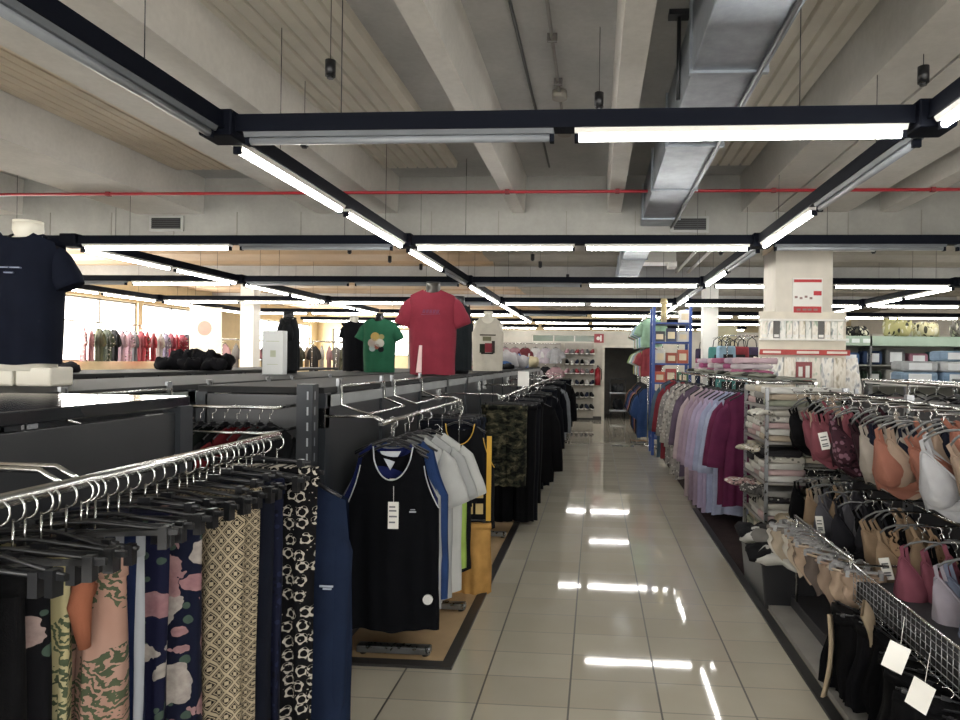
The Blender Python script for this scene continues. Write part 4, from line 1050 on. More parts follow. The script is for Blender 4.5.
# lowest rail: black and beige underwear, folded over small clip hangers
def brief(w=.1, L=.2, lo=True):
    t = thing('briefs', None, None); b = MB(); zt = -.06
    def hw(z): return w
    tf = lambda x: zt
    cols = []
    r = random.Random(3); vs = []; fs = []; n = 16; m = 9
    for sgn in (-1, 1):
        for i in range(n+1):
            u = -1+2*i/n; u = u if sgn < 0 else -u
            if sgn > 0 and i in (0, n): continue
            bot = -L*(1-.62*abs(u)**1.5)
            cols.append([(u*w*(1-.06*j/m)+.006*math.sin(5*u+j), sgn*.018*(1-u*u)**.5+.008*math.sin(7*u+j*.5), zt+bot*j/m) for j in range(m+1)])
    vs = [p for c in cols for p in c]; k = m+1
    for i in range(len(cols)):
        for j in range(m): fs.append((i*k+j, i*k+j+1, ((i+1) % len(cols))*k+j+1, ((i+1) % len(cols))*k+j))
    b.add(vs, fs, 0, True); b.build('cloth_body', cloth('#b3937a'), t)
    c = MB(); c.tube([(-w, -.016, zt), (0, -.026, zt), (w, -.016, zt), (w, .016, zt), (0, .026, zt), (-w, .016, zt)], .006, 6, closed=True); c.build('waistband', cloth('#9c8068'), t)
    hg = MB(); hg.box(-w*.9, w*.9, -.005, .005, -.05, -.04)
    for s in (-1, 1): hg.box(s*w*.75-.01, s*w*.75+.01, -.024, .024, -.07, -.038)
    h = hg.build('hanger', paint('#8f8f90', .25), t); q = MB(); q.tube(hook_pts(.045, .012), .0017, 5); q.build('hook', M_CHROME, h)
    return t
P = Proto(brief())
bc = ['#b4977c', '#c0a488', '#8d7a68', '#a58b74', '#c9b49c', '#6d6058', '#b99a84']
for i in range(14):
    y = 3.42+i*.062
    P.put('beige-toned briefs, %s from the near end of the low beige bunch' % ORD[i+1], 'briefs', (1.28+rnd.uniform(-.06, .05), y, .63), -.5+rnd.uniform(-.5, .3), 'beige briefs on the low rail', {'cloth_body': cloth(bc[i % 7]), 'waistband': cloth(bc[(i+3) % 7])}, scale=(1.0, 1.3, 1.0+.2*rnd.random()))
for i in range(5):
    P.put('cream and dark briefs on the low rail end, %s toward the black bin' % ORD[i+1], 'briefs', (1.26+rnd.uniform(-.05, .05), 4.27+i*.05, .62), -.6+rnd.uniform(-.4, .3), 'mixed briefs at the bin end of the low rail', {'cloth_body': cloth(['#cfc6b6', '#2a2829', '#b9a890', '#d6cfc2', '#6a6460'][i]), 'waistband': cloth('#8a8078')}, scale=1.2)
PK_ = Proto(make_trousers(.15, .44, cloth('#0b0b0e'), 131, 1.15, -.07, .06, (18, 12), lo=True, name='leggings', amp=.03))
for i in range(11):
    y = 2.25+i*.105
    lab = 'black leggings hanging low on the right, %s from the camera' % ORD[i+1]
    PK_.put(lab, 'leggings', (1.27+rnd.uniform(-.03, .02), y, .47), (rnd.uniform(-.12, .12), rnd.uniform(-.25, .25), -.75+rnd.uniform(-.5, .5)), 'black leggings below the mesh basket', {'trouser_body': cloth(['#0a0a0d', '#0c0c11', '#09090c'][i % 3])}, scale=(1.05, 1.0, .74+.1*rnd.random()))
for i, (x, y, z, rx, lab) in enumerate(((1.13, 2.92, .53, .32, 'long beige strap hanging in front of the black leggings'), (1.12, 3.30, .36, -.15, 'second beige strap nearer the beige briefs'))):
    b = MB(); vs = []; fs = []
    for j in range(9):
        v = j/8; c = Vector((.0+.02*math.sin(3*v), .035*math.sin(2.5*v+i), -.36*v)); ww = .042+.014*math.sin(3*v)
        for sx in (-1, 1):
            for sy in (-.006, .006): vs.append((c.x+sy, c.y+sx*ww, c.z))
    for j in range(8):
        o = 4*j; fs += [(o, o+4, o+6, o+2), (o+1, o+3, o+7, o+5), (o, o+1, o+5, o+4), (o+2, o+6, o+7, o+3)]
    b.add(vs, fs, 0, True); o = tag(b.build('strap', cloth('#b69f7d'), None, (x, y, z+.05)), lab, 'strap', 'beige straps'); o.rotation_euler = (rx*2, 0, -.5)
for i, (x, y, z, rz, lab) in enumerate(((1.10, 2.50, .60, .5, 'white diamond-hung price tag, left of the pair at the lower right'), (1.10, 2.32, .55, .2, 'white price tag nearest the camera at the lower right'))):
    t = thing('price_tag', lab, 'price tag', (x, y, z), rz-1.0, 'white price tags at the lower right'); b = MB(); M = Matrix.Rotation(.3, 4, 'Y'); b.box(-.035, .035, -.002, .002, -.1, 0, 0, M); b.build('card', M_WHITE, t)
    b = MB(); b.tube([(0, 0, 0), (.01, .01, .1)], .001, 4); b.build('string', M_WHITE, t)
# dark mesh basket under the lower bras
t = thing('mesh_basket', 'dark wire-mesh basket above the black leggings at the lower right', 'basket', (1.41, 2.24, .45))
b = MB()
for i in range(30): b.tube([(-.14, i*.04, .17), (-.14, i*.04, 0), (.2, i*.04, 0)], .0022, 4)
for z in (.0, .03, .06, .09, .12, .145): b.tube([(-.14, 0, z), (-.14, 1.16, z)], .0022, 4)
b.build('mesh', M_STEEL, t); b = MB(); b.tube([(-.14, 0, .17), (-.14, 1.16, .17), (.2, 1.16, .17), (.2, 0, .17)], .006, 6, closed=True); b.build('rim', M_CHROME, t)
b = MB(); b.box(-.125, .2, 0, 1.16, .006, .09); b.build('liner', paint('#26262a', .7), t)
for y in (.1, 1.06):
    b = MB(); b.box(.2, .4, y-.012, y+.012, .02, .045); b.build('bracket', M_STEEL, t)
# black bin piled with clothes
t = thing('bin', 'black box bin on the floor heaped with white and black garments', 'bin', (1.36, 4.48, 0))
b = MB(); b.box(-.24, .1, 0, .62, .0, .3); b.v = [(x*(1+.12*z/.3), y, z) for x, y, z in b.v]; b.build('box', paint('#1a1a1d', .4), t, bevel=.01)
b = MB(); b.tube([(-.27, -.005, .3), (.115, -.005, .3), (.115, .625, .3), (-.27, .625, .3)], .01, 6, closed=True); b.build('rim', M_BLACK, t)

def heap_piece(seed, sx=.16, sy=.12, sz=.05, mat=None, name='folded_garment'):
    """a crumpled garment lying down"""
    r = random.Random(seed); b = MB(); rings = []; n = 20; k = 8; ph = [r.uniform(0, 6.28) for _ in range(6)]
    for i in range(k+1):
        t = i/k; ring = []; q = math.sin(PI*min(max(t, .04), .96))**.5
        for j in range(n):
            a = 2*PI*j/n; w = 1+.16*math.sin(3*a+ph[0])+.1*math.sin(5*a+ph[1]+3*t)
            z = sz*(math.cos(PI*(1-t))*.5+.5)+.012*math.sin(4*a+ph[2])*q
            ring.append((sx*q*w*math.cos(a), sy*q*w*math.sin(a), max(0, z)+(.008*math.sin(7*a+ph[3]+5*t) if t > .4 else 0)))
        rings.append(ring)
    b.loft(rings); return b.build(name, mat or cloth('#ccc'))
HP = [Proto(heap_piece(200+i)) for i in range(3)]
hc = [('white', '#c5c3ba'), ('black', '#1b1b1e'), ('off-white', '#b9b19e'), ('black', '#18181b'), ('grey', '#7d7a74'), ('cream', '#cfc4a8'), ('white', '#d1d0ca'), ('dark grey', '#3a393b'), ('beige', '#b5a284'), ('black', '#202024')]
for i, (nm, c) in enumerate(hc):
    x = 1.25+.11*(i % 3)-.06*(i//3 % 2); y = 4.52+.13*(i//2); z = .29+.045*(i % 3)+.03*(i//5)
    HP[i % 3].put('%s crumpled garment heaped in the black bin, %s from its near edge' % (nm, ORD[i+1]), 'garment', (x, y, z), rnd.uniform(0, 6), 'garments heaped in the black bin', {'*': cloth(c)}, scale=(1.2, 1.3, 1.7))
# shelf tower of folded white and printed items
t = thing('shelf_unit', 'open shelf unit stacked with folded pale linens, between the bras and the robes', 'shelf unit', (1.62, 5.1, 0))
for z in (.14, .42, .72, 1.02, 1.28):
    b = MB(); b.box(-.36, .3, 0, .72, z-.02, z); b.build('shelf', paint('#7d7a76', .4), t)
for x in (-.35, .29):
    for y in (.01, .71):
        b = MB(); b.box(x-.012, x+.012, y-.012, y+.012, 0, 1.42); b.build('upright', M_STEEL, t)
b = MB(); b.box(.27, .29, .02, .7, .1, 1.4); b.build('back_panel', M_WHITE, t)
def folded(name='folded_linen'):
    b = MB(); rings = []
    for z, e in ((0, .97), (.008, 1.), (.03, 1.01), (.042, .97)):
        ring = []
        for j in range(28):
            a = 2*PI*j/28; x = math.copysign(abs(math.cos(a))**.25, math.cos(a))*.14*e; y = math.copysign(abs(math.sin(a))**.25, math.sin(a))*.1*e
            ring.append((x, y, z+.004*math.sin(3*a+z*90)))
        rings.append(ring)
    b.loft(rings); return b.build(name, cloth('#ccc'))
FP = Proto(folded())
fcols = [('white', '#c9c6bd'), ('cream', '#c3b79f'), ('pale pink', '#c3a3a2'), ('grey print', '#8b8984'), ('white', '#d2d0ca'), ('dark', '#2d2b2e'), ('beige', '#b3a28a'), ('off-white', '#bdb8ab'), ('leaf print', '#8d917e')]
fi = 0
for li, z in enumerate((.14, .42, .72, 1.02, 1.28)):
    for sj, (dx, dy) in enumerate(((-.19, .14), (-.19, .38), (-.19, .6), (.1, .14))):
        nst = 5 if li < 4 else 3
        for h in range(nst):
            nm, c = fcols[(fi*5+h*2+li) % 9]; fi += 1
            lab = '%s folded linen, %s shelf up, %s stack, %s from the bottom' % (nm, ORD[li+1], ['front left', 'middle left', 'rear left', 'front right'][sj], ORD[h+1])
            m = speckle(c, '#e0ddd4', '#6d6a66', 40., .3) if (fi % 4 == 0) else cloth(c)
            FP.put(lab, 'linen', (1.62+dx+rnd.uniform(-.03, .01), 5.1+dy+rnd.uniform(-.01, .01), z+.001+h*.047), PI/2+rnd.uniform(-.12, .12), 'folded linens on the shelf unit', {'*': m}, scale=(1.0, 1.35, 1.05))
for i, (x, y, z, nm, c) in enumerate(((1.24, 5.2, 1.02, 'white lace', '#c9c5b9'), (1.22, 5.45, .72, 'cream', '#bfb59d'), (1.2, 5.3, .42, 'black and white', '#55524f'), (1.2, 5.62, .42, 'pink', '#b58e8a'))):
    HP[i % 3].put('%s garment spilling over the aisle side of the shelf unit, %s' % (nm, ['top', 'middle', 'lower near', 'lower far'][i]), 'garment', (x+.04, y, z+.19), rnd.uniform(0, 6), 'garments spilling off the shelf unit', {'*': speckle(c, '#dcd9d0', '#3f3c3b', 45., .35)}, scale=(1.0, 1.0, .9))

# ------------------------------------------------------------------ robe rack
t = thing('robe_rack', 'long chrome rack of robes along the right edge of the aisle', 'rack', (1.42, 6.05, 0))
b = MB(); b.tube([(0, 0, 1.43), (0, 5.2, 1.43)], .016, 10); b.tube([(.5, 0, 1.43), (.5, 5.2, 1.43)], .016, 10); b.build('rail', M_CHROME, t)
for y in (.02, 2.6, 5.18):
    for x in (0, .5):
        b = MB(); b.tube([(x, y, .04), (x, y, 1.43)], .013, 8); b.build('leg', M_CHROME, t)
    b = MB(); b.tube([(-.1, y, .03), (.62, y, .03)], .016, 8); b.tube([(0, y, 1.43), (.5, y, 1.43)], .012, 8); b.build('crossbar', M_CHROME, t)
b = MB(); b.box(.05, .52, .05, 5.15, 1.455, 1.47); b.build('top_shelf', paint('#6e7268', .5), t)
RB = 'robes on the rack right of the aisle'
robes = [(6.2, '#6b1f4c', 'magenta', 1.0), (6.4, '#74224f', 'deep magenta', 1.02), (6.64, '#aab4d4', 'light blue', 1.15), (6.85, '#a3acd0', 'soft blue', 1.18), (7.05, '#bba8cc', 'pale lavender', 1.22), (7.28, '#b9a9cc', 'lavender', 1.22), (7.52, '#b39ab0', 'mauve pink', 1.24), (7.78, '#ad93a8', 'dusty mauve', 1.24), (8.08, '#c8b0b4', 'pale pink', 1.25), (8.45, '#6c5a72', 'purple-grey', 1.1), (8.85, '#a9a49e', 'grey patterned', 1.2), (9.3, '#b8b1a8', 'oatmeal patterned', 1.2), (9.8, '#96918e', 'mid grey patterned', 1.15), (10.35, '#8e2636', 'crimson', 1.15), (10.9, '#506a80', 'steel blue', 1.2)]
PR = Proto(make_robe(.235, 1.0, cloth('#6b1f4c'), 5, lo=True))
for i, (y, c, nm, L) in enumerate(robes):
    m = speckle(c, '#d5cfc6', '#7f7a76', 38., .28) if 'patterned' in nm else cloth(c)
    PR.put('%s robe on the right rack, %s from the near end' % (nm, ORD[i+1]), 'robe', (1.41-.012*i, y, 1.43), rnd.uniform(-.12, .08), RB, {k: m for k in ('body', 'sleeve', 'collar')}, scale=(1, 1, L*1.02))
for i, (y, c, nm) in enumerate(((6.3, '#75204e', 'magenta'), (6.6, '#5f1a42', 'wine'), (7.1, '#7a6a80', 'grey-violet'), (7.7, '#9c8ca0', 'mauve'), (8.4, '#8a8a90', 'grey'))):
    PR.put('%s robe on the inner rail behind the outer row, %s' % (nm, ORD[i+1]), 'robe', (1.93, y, 1.43), rnd.uniform(-.1, .1), 'robes on the inner rail', {k: cloth(c) for k in ('body', 'sleeve', 'collar')}, scale=(1, 1, .95))
# pink and white towel stacks above the robe rack
for i in range(18):
    st, h = i//3, i % 3; nm, c = [('pink', '#b0577f'), ('white', '#c9c2c6'), ('lilac', '#b9a2b4'), ('hot pink', '#a8447a'), ('pale pink', '#cfaeb9'), ('white-pink', '#c4b6bd')][(i*5+st) % 6]
    FP.put('%s towel above the robe rack, %s stack back, %s from bottom' % (nm, ORD[st+1], ORD[h+1]), 'towel', (1.68+.03*(st % 2), 7.3+st*.6, 1.471+h*.062), rnd.uniform(-.15, .15), 'towels stacked above the robe rack', {'*': cloth(c)}, scale=(1.5, 2.0, 1.4))
for i in range(12):
    nm, c = [('grey-green', '#77796c'), ('dark', '#33332f'), ('sage', '#8b8f80')][i % 3]
    HP[i % 3].put('%s cloth lying along the top of the robe rack, %s from near end' % (nm, ORD[i+1]), 'garment', (1.50+.05*(i % 2), 6.2+i*.4, 1.47), rnd.uniform(0, 6), 'cloths along the robe rack top', {'*': cloth(c)}, scale=(.8, 1.2, .7))

# ------------------------------------------------------------------ pillar dressing
t = thing('hosiery_display', 'white display frame of packaged hosiery wrapped around the pillar', 'display', (2.11, 7.19, 0))
b = MB()
for z in (1.2, 1.74, 2.06): b.box(-.42, .46, -.10, -.02, z-.02, z)
b.build('ledge', M_WHITE, t)
b = MB(); b.box(-.42, .46, -.02, -.005, .3, 2.14); b.build('back_board', paint('#d8d1c2', .6), t)
b = MB(); b.box(-.43, .47, -.115, -.10, 1.69, 1.745); b.build('header_strip', paint('#b23a34', .5), t, label='red header strip')
b = MB()
for x0, x1 in ((-.40, -.22), (-.06, .16), (.24, .44)): b.box(x0, x1, -.118, -.115, 1.705, 1.73)
b.build('header_marks', paint('#e8ded2', .5), t)
def pack(w, h):
    t = thing('hosiery_pack', None, None); b = MB(); b.box(-w/2, w/2, -.014, .014, 0, h); b.build('card', packprint(0), t)
    b = MB(); b.box(-w*.42, w*.42, -.0165, -.014, h*.06, h*.2); b.build('label_strip', M_WHITE, t); return t
PP = Proto(pack(.058, .19))
for i in range(13):
    dk = i in (2, 9)
    PP.put('slim %s pack, upper ledge on the pillar, %s from the left' % ('dark' if dk else 'pale', ORD[i+1]), 'pack', (1.73+i*.064, 7.135, 1.86+.0), rnd.uniform(-.08, .08), 'slim packs on the pillar upper ledge', {'card': paint('#4a4744', .4) if dk else packprint(i)}, scale=(1, 1, 1.05))
b = MB(); b.box(1.69, 2.57, 7.09, 7.17, 1.84, 1.86); tag(b.build('ledge_rail', M_WHITE), 'white narrow ledge on the pillar under the slim packs', 'ledge')
P2 = Proto(pack(.12, .40))
for i in range(7):
    P2.put('tall pale pack below the red strip on the pillar, %s from the left' % ORD[i+1], 'pack', (1.745+i*.125, 7.13, 1.205+.0), rnd.uniform(-.08, .08), 'tall packs below the red strip', {'card': packprint(i+20)}, scale=(1, 1, 1.15))
t = thing('promo_card', 'dark red card with two white marks, on the pillar packs', 'card', (2.13, 7.1, 1.42)); b = MB(); b.box(-.08, .08, -.006, .006, 0, .2); b.build('card', paint('#7e2528', .4), t)
b = MB(); b.box(-.055, -.015, -.009, -.006, .05, .15); b.box(.015, .055, -.009, -.006, .04, .16); b.build('marks', M_WHITE, t)
for i, (x, lab) in enumerate(((1.66, 'tall pale card leaning left of the pillar packs'), (2.63, 'tall pale card leaning right of the pillar packs'))):
    b = MB(); b.box(-.1, .1, -.008, .008, 0, .46); o = tag(b.build('side_card', packprint(40+i), None, (x, 7.12, 1.2)), lab, 'card', 'side cards at the pillar'); o.rotation_euler = (-.05, .18 if i == 0 else -.14, .5 if i == 0 else -.4)
t = thing('promo_sign', 'white sign with red bands and small red marks high on the pillar', 'sign', (2.18, 7.185, 2.12))
b = MB(); b.box(-.15, .15, -.012, 0, 0, .37); b.build('board', M_WHITE, t)
b = MB(); b.box(-.14, .14, -.016, -.012, .325, .355); b.box(-.14, .14, -.016, -.012, .01, .075); b.box(.06, .14, -.016, -.012, .19, .235); b.build('red_band', paint('#b3242c', .45), t)
b = MB()
for x, z in ((-.13, .16), (-.08, .15), (-.03, .165), (.02, .15)): b.box(x, x+.028, -.016, -.012, z, z+.022)
for x in (-.11, -.05, .0, .06): b.box(x, x+.04, -.0185, -.016, .032, .052)
b.build('marks', paint('#8c6f6a', .5), t)
# ================================================================== behind the pillar and to the right
def rack(label, x, y0, y1, z, w=.4, name='clothes_rack'):
    t = thing(name, label, 'rack', (x, y0, 0)); L = y1-y0
    b = MB()
    for q in (0, w): b.tube([(q, 0, z), (q, L, z)], .013, 8)
    b.build('rail', M_CHROME, t)
    for y in (0, L):
        for q in (0, w):
            b = MB(); b.tube([(q, y, .03), (q, y, z)], .012, 8); b.build('leg', M_CHROME, t)
        b = MB(); b.tube([(-.12, y, .03), (w+.12, y, .03)], .015, 8); b.tube([(0, y, z), (w, y, z)], .011, 8); b.build('crossbar', M_CHROME, t)
    return t
rack('chrome rack of pale tops just behind the lingerie gondola', 2.45, 2.6, 6.4, 1.46); rack('second chrome rack of pale tops, farther right', 3.5, 3.6, 6.9, 1.46)
PS = Proto(make_tee(.2, .5, .16, 1.15, cloth('#b9b7b2'), .08, .05, (14, 8), True, 151, lo=True, name='top'))
pc = [('white', '#c6c5c1'), ('grey', '#8d8d8c'), ('black', '#1f1f22'), ('cream', '#bdb39f'), ('dark blue', '#2c3346'), ('pale pink', '#c0a3a3'), ('light grey', '#a9a9a8')]
for i in range(22):
    nm, c = pc[(i*3) % 7]; PS.put('%s top on the first rack behind the lingerie gondola, %s from near end' % (nm, ORD[i+1]), 'top', (2.45+(i % 2)*.4, 2.75+i*.165, 1.46), rnd.uniform(-.3, .3), 'tops on the first rack behind the lingerie', {'body': cloth(c)})
for i in range(16):
    nm, c = pc[(i*5+2) % 7]; PS.put('%s top on the second rack behind the lingerie gondola, %s from near end' % (nm, ORD[i+1]), 'top', (3.5+(i % 2)*.4, 3.75+i*.19, 1.46), rnd.uniform(-.3, .3), 'tops on the second rack behind the lingerie', {'body': cloth(c)})
# bedding table
def table(label, x0, x1, y0, y1, z, m=None):
    t = thing('display_table', label, 'table', ((x0+x1)/2, y0, 0)); w = (x1-x0)/2
    b = MB(); b.box(-w, w, 0, y1-y0, z-.04, z); b.build('tabletop', m or M_WHITE, t, bevel=.004)
    b = MB(); b.box(-w+.03, w-.03, .03, y1-y0-.03, .45, .48); b.build('shelf', m or M_WHITE, t)
    for sx in (-1, 1):
        for y in (.04, y1-y0-.04):
            b = MB(); b.box(sx*(w-.04)-.025, sx*(w-.04)+.025, y-.025, y+.025, 0, z-.04); b.build('leg', M_STEEL, t)
    return t
table('tall white table of packaged bedding on the right beyond the racks', 3.2, 4.75, 7.25, 8.3, 1.42)
def bedpack():
    t = thing('bedding_pack', None, None); b = MB(); b.box(-.2, .2, -.15, .15, 0, .11); o = b.build('pack_body', cloth('#8fa9c4'), t, bevel=.035)
    b = MB(); b.box(-.12, .12, -.156, -.148, .02, .09); b.build('insert', paint('#d9dde0', .3), t); return t
PBd = Proto(bedpack()); bc_ = [('light blue', '#8fb0cf'), ('white', '#d3d6d8'), ('sky blue', '#7ea2c6'), ('pale blue', '#aec2d4'), ('blue', '#5f86b0'), ('grey-white', '#b9bec2')]
for st in range(4):
    for h in range(3 if st != 0 else 2):
        nm, c = bc_[(st*2+h*5) % 6]
        PBd.put('%s packaged bedding on the tall table, %s stack from the left, %s layer' % (nm, ORD[st+1], ORD[h+1]), 'bedding', (3.4+st*.4, 7.5, 1.421+h*.113), rnd.uniform(-.1, .1), 'bedding packs on the tall table', {'pack_body': cloth(c)}, scale=(.95, 1, 1))
# long shelving with a pale green header
t = thing('shelving_unit', 'long shelving with a pale green header strip, right of the pillar', 'shelving', (3.9, 10.2, 0))
b = MB(); b.box(-1.3, 3.0, .0, .45, 1.88, 2.02); b.build('header_strip', paint('#9fb3a2', .5), t)
b = MB()
for x0, x1 in ((-.5, -.42), (-.38, -.30), (-.26, -.2), (-.16, -.05), (0, .1)): b.box(x0, x1, -.006, 0, 1.92, 1.98)
b.build('header_marks', paint('#dfe6e4', .5), t)
for z in (.4, .85, 1.3, 1.6):
    b = MB(); b.box(-1.3, 3.0, .0, .45, z-.02, z); b.build('shelf', paint('#8d8f8a', .5), t)
for x in (-1.3, .1, 1.5, 2.97):
    b = MB(); b.box(x, x+.03, 0, .45, 0, 2.02); b.build('upright', M_STEEL, t)
b = MB(); b.box(-1.3, 3.0, .45, .47, 0, 2.02); b.build('back_panel', paint('#77786f', .6), t)
gc = [('navy', '#31466b'), ('red', '#8d3038'), ('white', '#c9cac6'), ('teal', '#3f7a7a'), ('grey', '#76787a'), ('blue', '#3c6aa0'), ('tan', '#a58f6c'), ('dark green', '#34483c'), ('pink', '#b0748a')]
PX = Proto(bedpack())
for r_, z in enumerate((1.3, 1.6)):
    for i in range(13):
        nm, c = gc[(i*4+r_*2) % 9]
        PX.put('%s boxed item on the green-headed shelving, %s shelf, %s from left' % (nm, ['lower', 'upper'][r_], ORD[i+1]), 'boxed item', (2.78+i*.325, 10.42, z+.001), 0, 'boxed items on the green-headed shelving', {'pack_body': cloth(c)}, scale=(.7, .9, 1.6+.5*((i*7) % 3)/2))
# bulky items on top of the shelving
for i, (x, z, s, nm, c) in enumerate(((4.45, 2.021, (1.6, 1.3, 4.6), 'yellow-green', '#b5b06a'), (4.9, 2.021, (1.6, 1.2, 3.8), 'pale yellow', '#c9c08e'), (5.4, 2.021, (1.8, 1.3, 4.2), 'grey', '#77736b'), (3.9, 2.021, (1.3, 1.2, 2.6), 'black', '#26272a'), (3.3, 2.021, (1.5, 1.2, 2.4), 'brown-grey', '#7e7468'))):
    HP[i % 3].put('%s bundle on top of the green-headed shelving' % nm, 'bundle', (x, 10.42, z), rnd.uniform(0, 6), 'bundles on top of the shelving', {'*': speckle(c, '#d9d6b8', '#4a4a3c', 30., .35)}, scale=s)
# ------------------------------------------------------------------ blue metal shelf unit beside the aisle
t = thing('blue_shelf_unit', 'tall blue metal shelf unit of toys and boxes beyond the robe rack', 'shelf unit', (1.3, 11.7, 0)); MBL = paint('#2b4687', .4, .2)
for x in (-.31, .31):
    for y in (0, .5):
        b = MB(); b.box(x-.025, x+.025, y-.025, y+.025, 0, 2.55); b.build('upright', MBL, t)
for z in (.3, .8, 1.25, 1.58, 1.95, 2.28):
    b = MB(); b.box(-.31, .31, -.02, .52, z-.03, z); b.build('shelf', MBL, t)
def toybox():
    t = thing('toy_box', None, None); b = MB(); b.box(-.09, .09, -.1, .1, 0, .18); b.build('carton', paint('#b04a36', .4), t, bevel=.005)
    b = MB(); b.box(-.06, .06, -.104, -.1, .04, .13); b.build('picture', paint('#d8c9a8', .4), t); return t
PT2 = Proto(toybox()); tc = [('orange', '#b5543a'), ('navy', '#262f4f'), ('red', '#a23636'), ('white', '#c9c7c2'), ('green', '#3d6b4d'), ('rust', '#9c4a34'), ('dark', '#20242f')]
for r_, z in enumerate((1.25, 1.58, 1.95)):
    for i in range(3):
        nm, c = tc[(r_*3+i*2) % 7]
        PT2.put('%s carton on the blue unit, %s shelf, %s from left' % (nm, ['low', 'middle', 'high'][r_], ORD[i+1]), 'carton', (1.1+i*.2, 11.85, z+.001), rnd.uniform(-.1, .1), 'cartons on the blue shelf unit', {'carton': paint(c, .4)}, scale=(1, 1, 1+.3*((r_+i) % 2)))
o = PT2.put('white tall carton on the top of the blue shelf unit', 'carton', (1.52, 11.85, 2.281), 0, None, {'carton': M_WHITE}, scale=(1, 1, 1.2))
b = MB(); b.cyl((0, 0, 0), .05, .32, 12); b.cyl((0, 0, .32), .075, .1, 12, r2=.05); o = tag(b.build('bottle_display', paint('#c9b98a', .4), None, (1.17, 11.85, 2.281)), 'cream bottle-shaped display on top of the blue shelf unit', 'display')
# colourful children's garments hanging along the right aisle edge, far
CK = 'colourful garments on the far right aisle edge'
t = rack('tall far rack of colourful childrens garments by the doorway', 1.05, 12.9, 15.9, 2.55, .5); rack('low far rack of blue and black garments under the colourful ones', .98, 12.7, 15.8, 1.3, .5)
PK2 = Proto(make_tee(.2, .55, .2, 1.15, cloth('#7fae8c'), .07, .05, (14, 8), True, 161, lo=True))
cc = [('pale green', '#86ad8f'), ('mint', '#a8cbb8'), ('lime', '#8fb04c'), ('light blue', '#7fa6c2'), ('white', '#c9cfd0'), ('red', '#a53a44'), ('pink', '#c47a8f'), ('orange', '#c07a4a'), ('teal', '#3c7c7e'), ('navy', '#283354')]
for i in range(12):
    nm, c = cc[i % 5] if i < 6 else cc[(i*3) % 10]
    PK2.put('%s childrens top on the tall far rack, %s from near end' % (nm, ORD[i+1]), 'childrens top', (1.06, 13.0+i*.24, 2.55), rnd.uniform(-.4, .4), CK, {'body': cloth(c)})
for i in range(12):
    nm, c = cc[(i*7+5) % 10]
    PK2.put('%s childrens top in the middle row of the tall far rack, %s' % (nm, ORD[i+1]), 'childrens top', (1.06, 13.05+i*.24, 1.98), rnd.uniform(-.4, .4), CK, {'body': cloth(c)})
b = MB(); b.tube([(1.05, 12.9, 1.98), (1.05, 15.9, 1.98)], .012, 8); tag(b.build('middle_rail', M_CHROME), 'chrome middle rail of the tall far rack of childrens tops', 'rail')
kc = [('blue', '#33558c'), ('black', '#1a1b20'), ('denim blue', '#3c4f74'), ('black', '#15161a'), ('orange', '#b5713f'), ('steel blue', '#4a6a92'), ('red', '#8f2a36')]
for i in range(12):
    nm, c = kc[i % 7]
    PK2.put('%s garment on the low far rack, %s from near end' % (nm, ORD[i+1]), 'garment', (1.0, 12.8+i*.24, 1.3), rnd.uniform(-.3, .3), 'garments on the low far rack', {'body': cloth(c)}, scale=(1.05, 1, 1.7))
# coloured bags and clothes hanging on a high rack in the middle distance
rack('far high rack of blue, teal and red bags left of the pillar', 2.4, 12.6, 15.6, 2.1, .6)
def bag():
    t = thing('hanging_bag', None, None); b = MB(); rings = []
    for z, e in ((-.62, .8), (-.6, .96), (-.4, 1.), (-.24, .98), (-.2, .9)):
        rings.append([(math.copysign(abs(math.cos(2*PI*j/20))**.5, math.cos(2*PI*j/20))*.19*e, math.copysign(abs(math.sin(2*PI*j/20))**.6, math.sin(2*PI*j/20))*.09*e, z) for j in range(20)])
    b.loft(rings); b.build('bag_body', cloth('#3a6f94'), t)
    b = MB(); b.tube([(-.1, 0, -.2), (-.08, 0, -.06), (0, 0, 0), (.08, 0, -.06), (.1, 0, -.2)], .01, 6); b.build('handle', M_BLACK, t)
    b = MB(); b.box(-.1, .1, -.1, -.085, -.54, -.36); b.build('pocket', cloth('#333'), t); return t
PGb = Proto(bag()); gb = [('light blue', '#8db4cc'), ('navy', '#26304e'), ('teal', '#3f8d86'), ('red', '#9c2f3a'), ('black', '#1d1e22'), ('pale blue', '#a5c6d2'), ('purple', '#4a3f5e')]
for r_, z in enumerate((2.1, 1.6)):
    for i in range(10):
        nm, c = gb[(i*3+r_*2) % 7]
        PGb.put('%s bag, %s row of the far bag rack, %s from the near end' % (nm, ['upper', 'lower'][r_], ORD[i+1]), 'bag', (2.4+.3*(i % 3), 12.7+i*.29, z), rnd.uniform(-.3, .3), 'bags on the far bag rack', {'bag_body': cloth(c)}, scale=.95)
for q in range(3):
    b = MB(); b.tube([(2.4+.3*q, 12.6, 1.6), (2.4+.3*q, 15.6, 1.6)], .01, 6); tag(b.build('bag_rail', M_CHROME), 'chrome lower bag rail, %s from the left' % ORD[q+1], 'rail')
t = thing('poster_board', 'pale green and yellow board hung above the far bag rack', 'board', (2.95, 15.9, 2.0))
b = MB(); b.box(-.3, .3, -.01, .01, 0, .45); b.build('board', tropical('#c8bd8a', '#7d8f6a', '#d8d0a8', 4.), t)
for q in (-.25, .25):
    b = MB(); b.cyl((q, 0, .45), .003, .945, 5); b.build('cord', M_DARK, t)

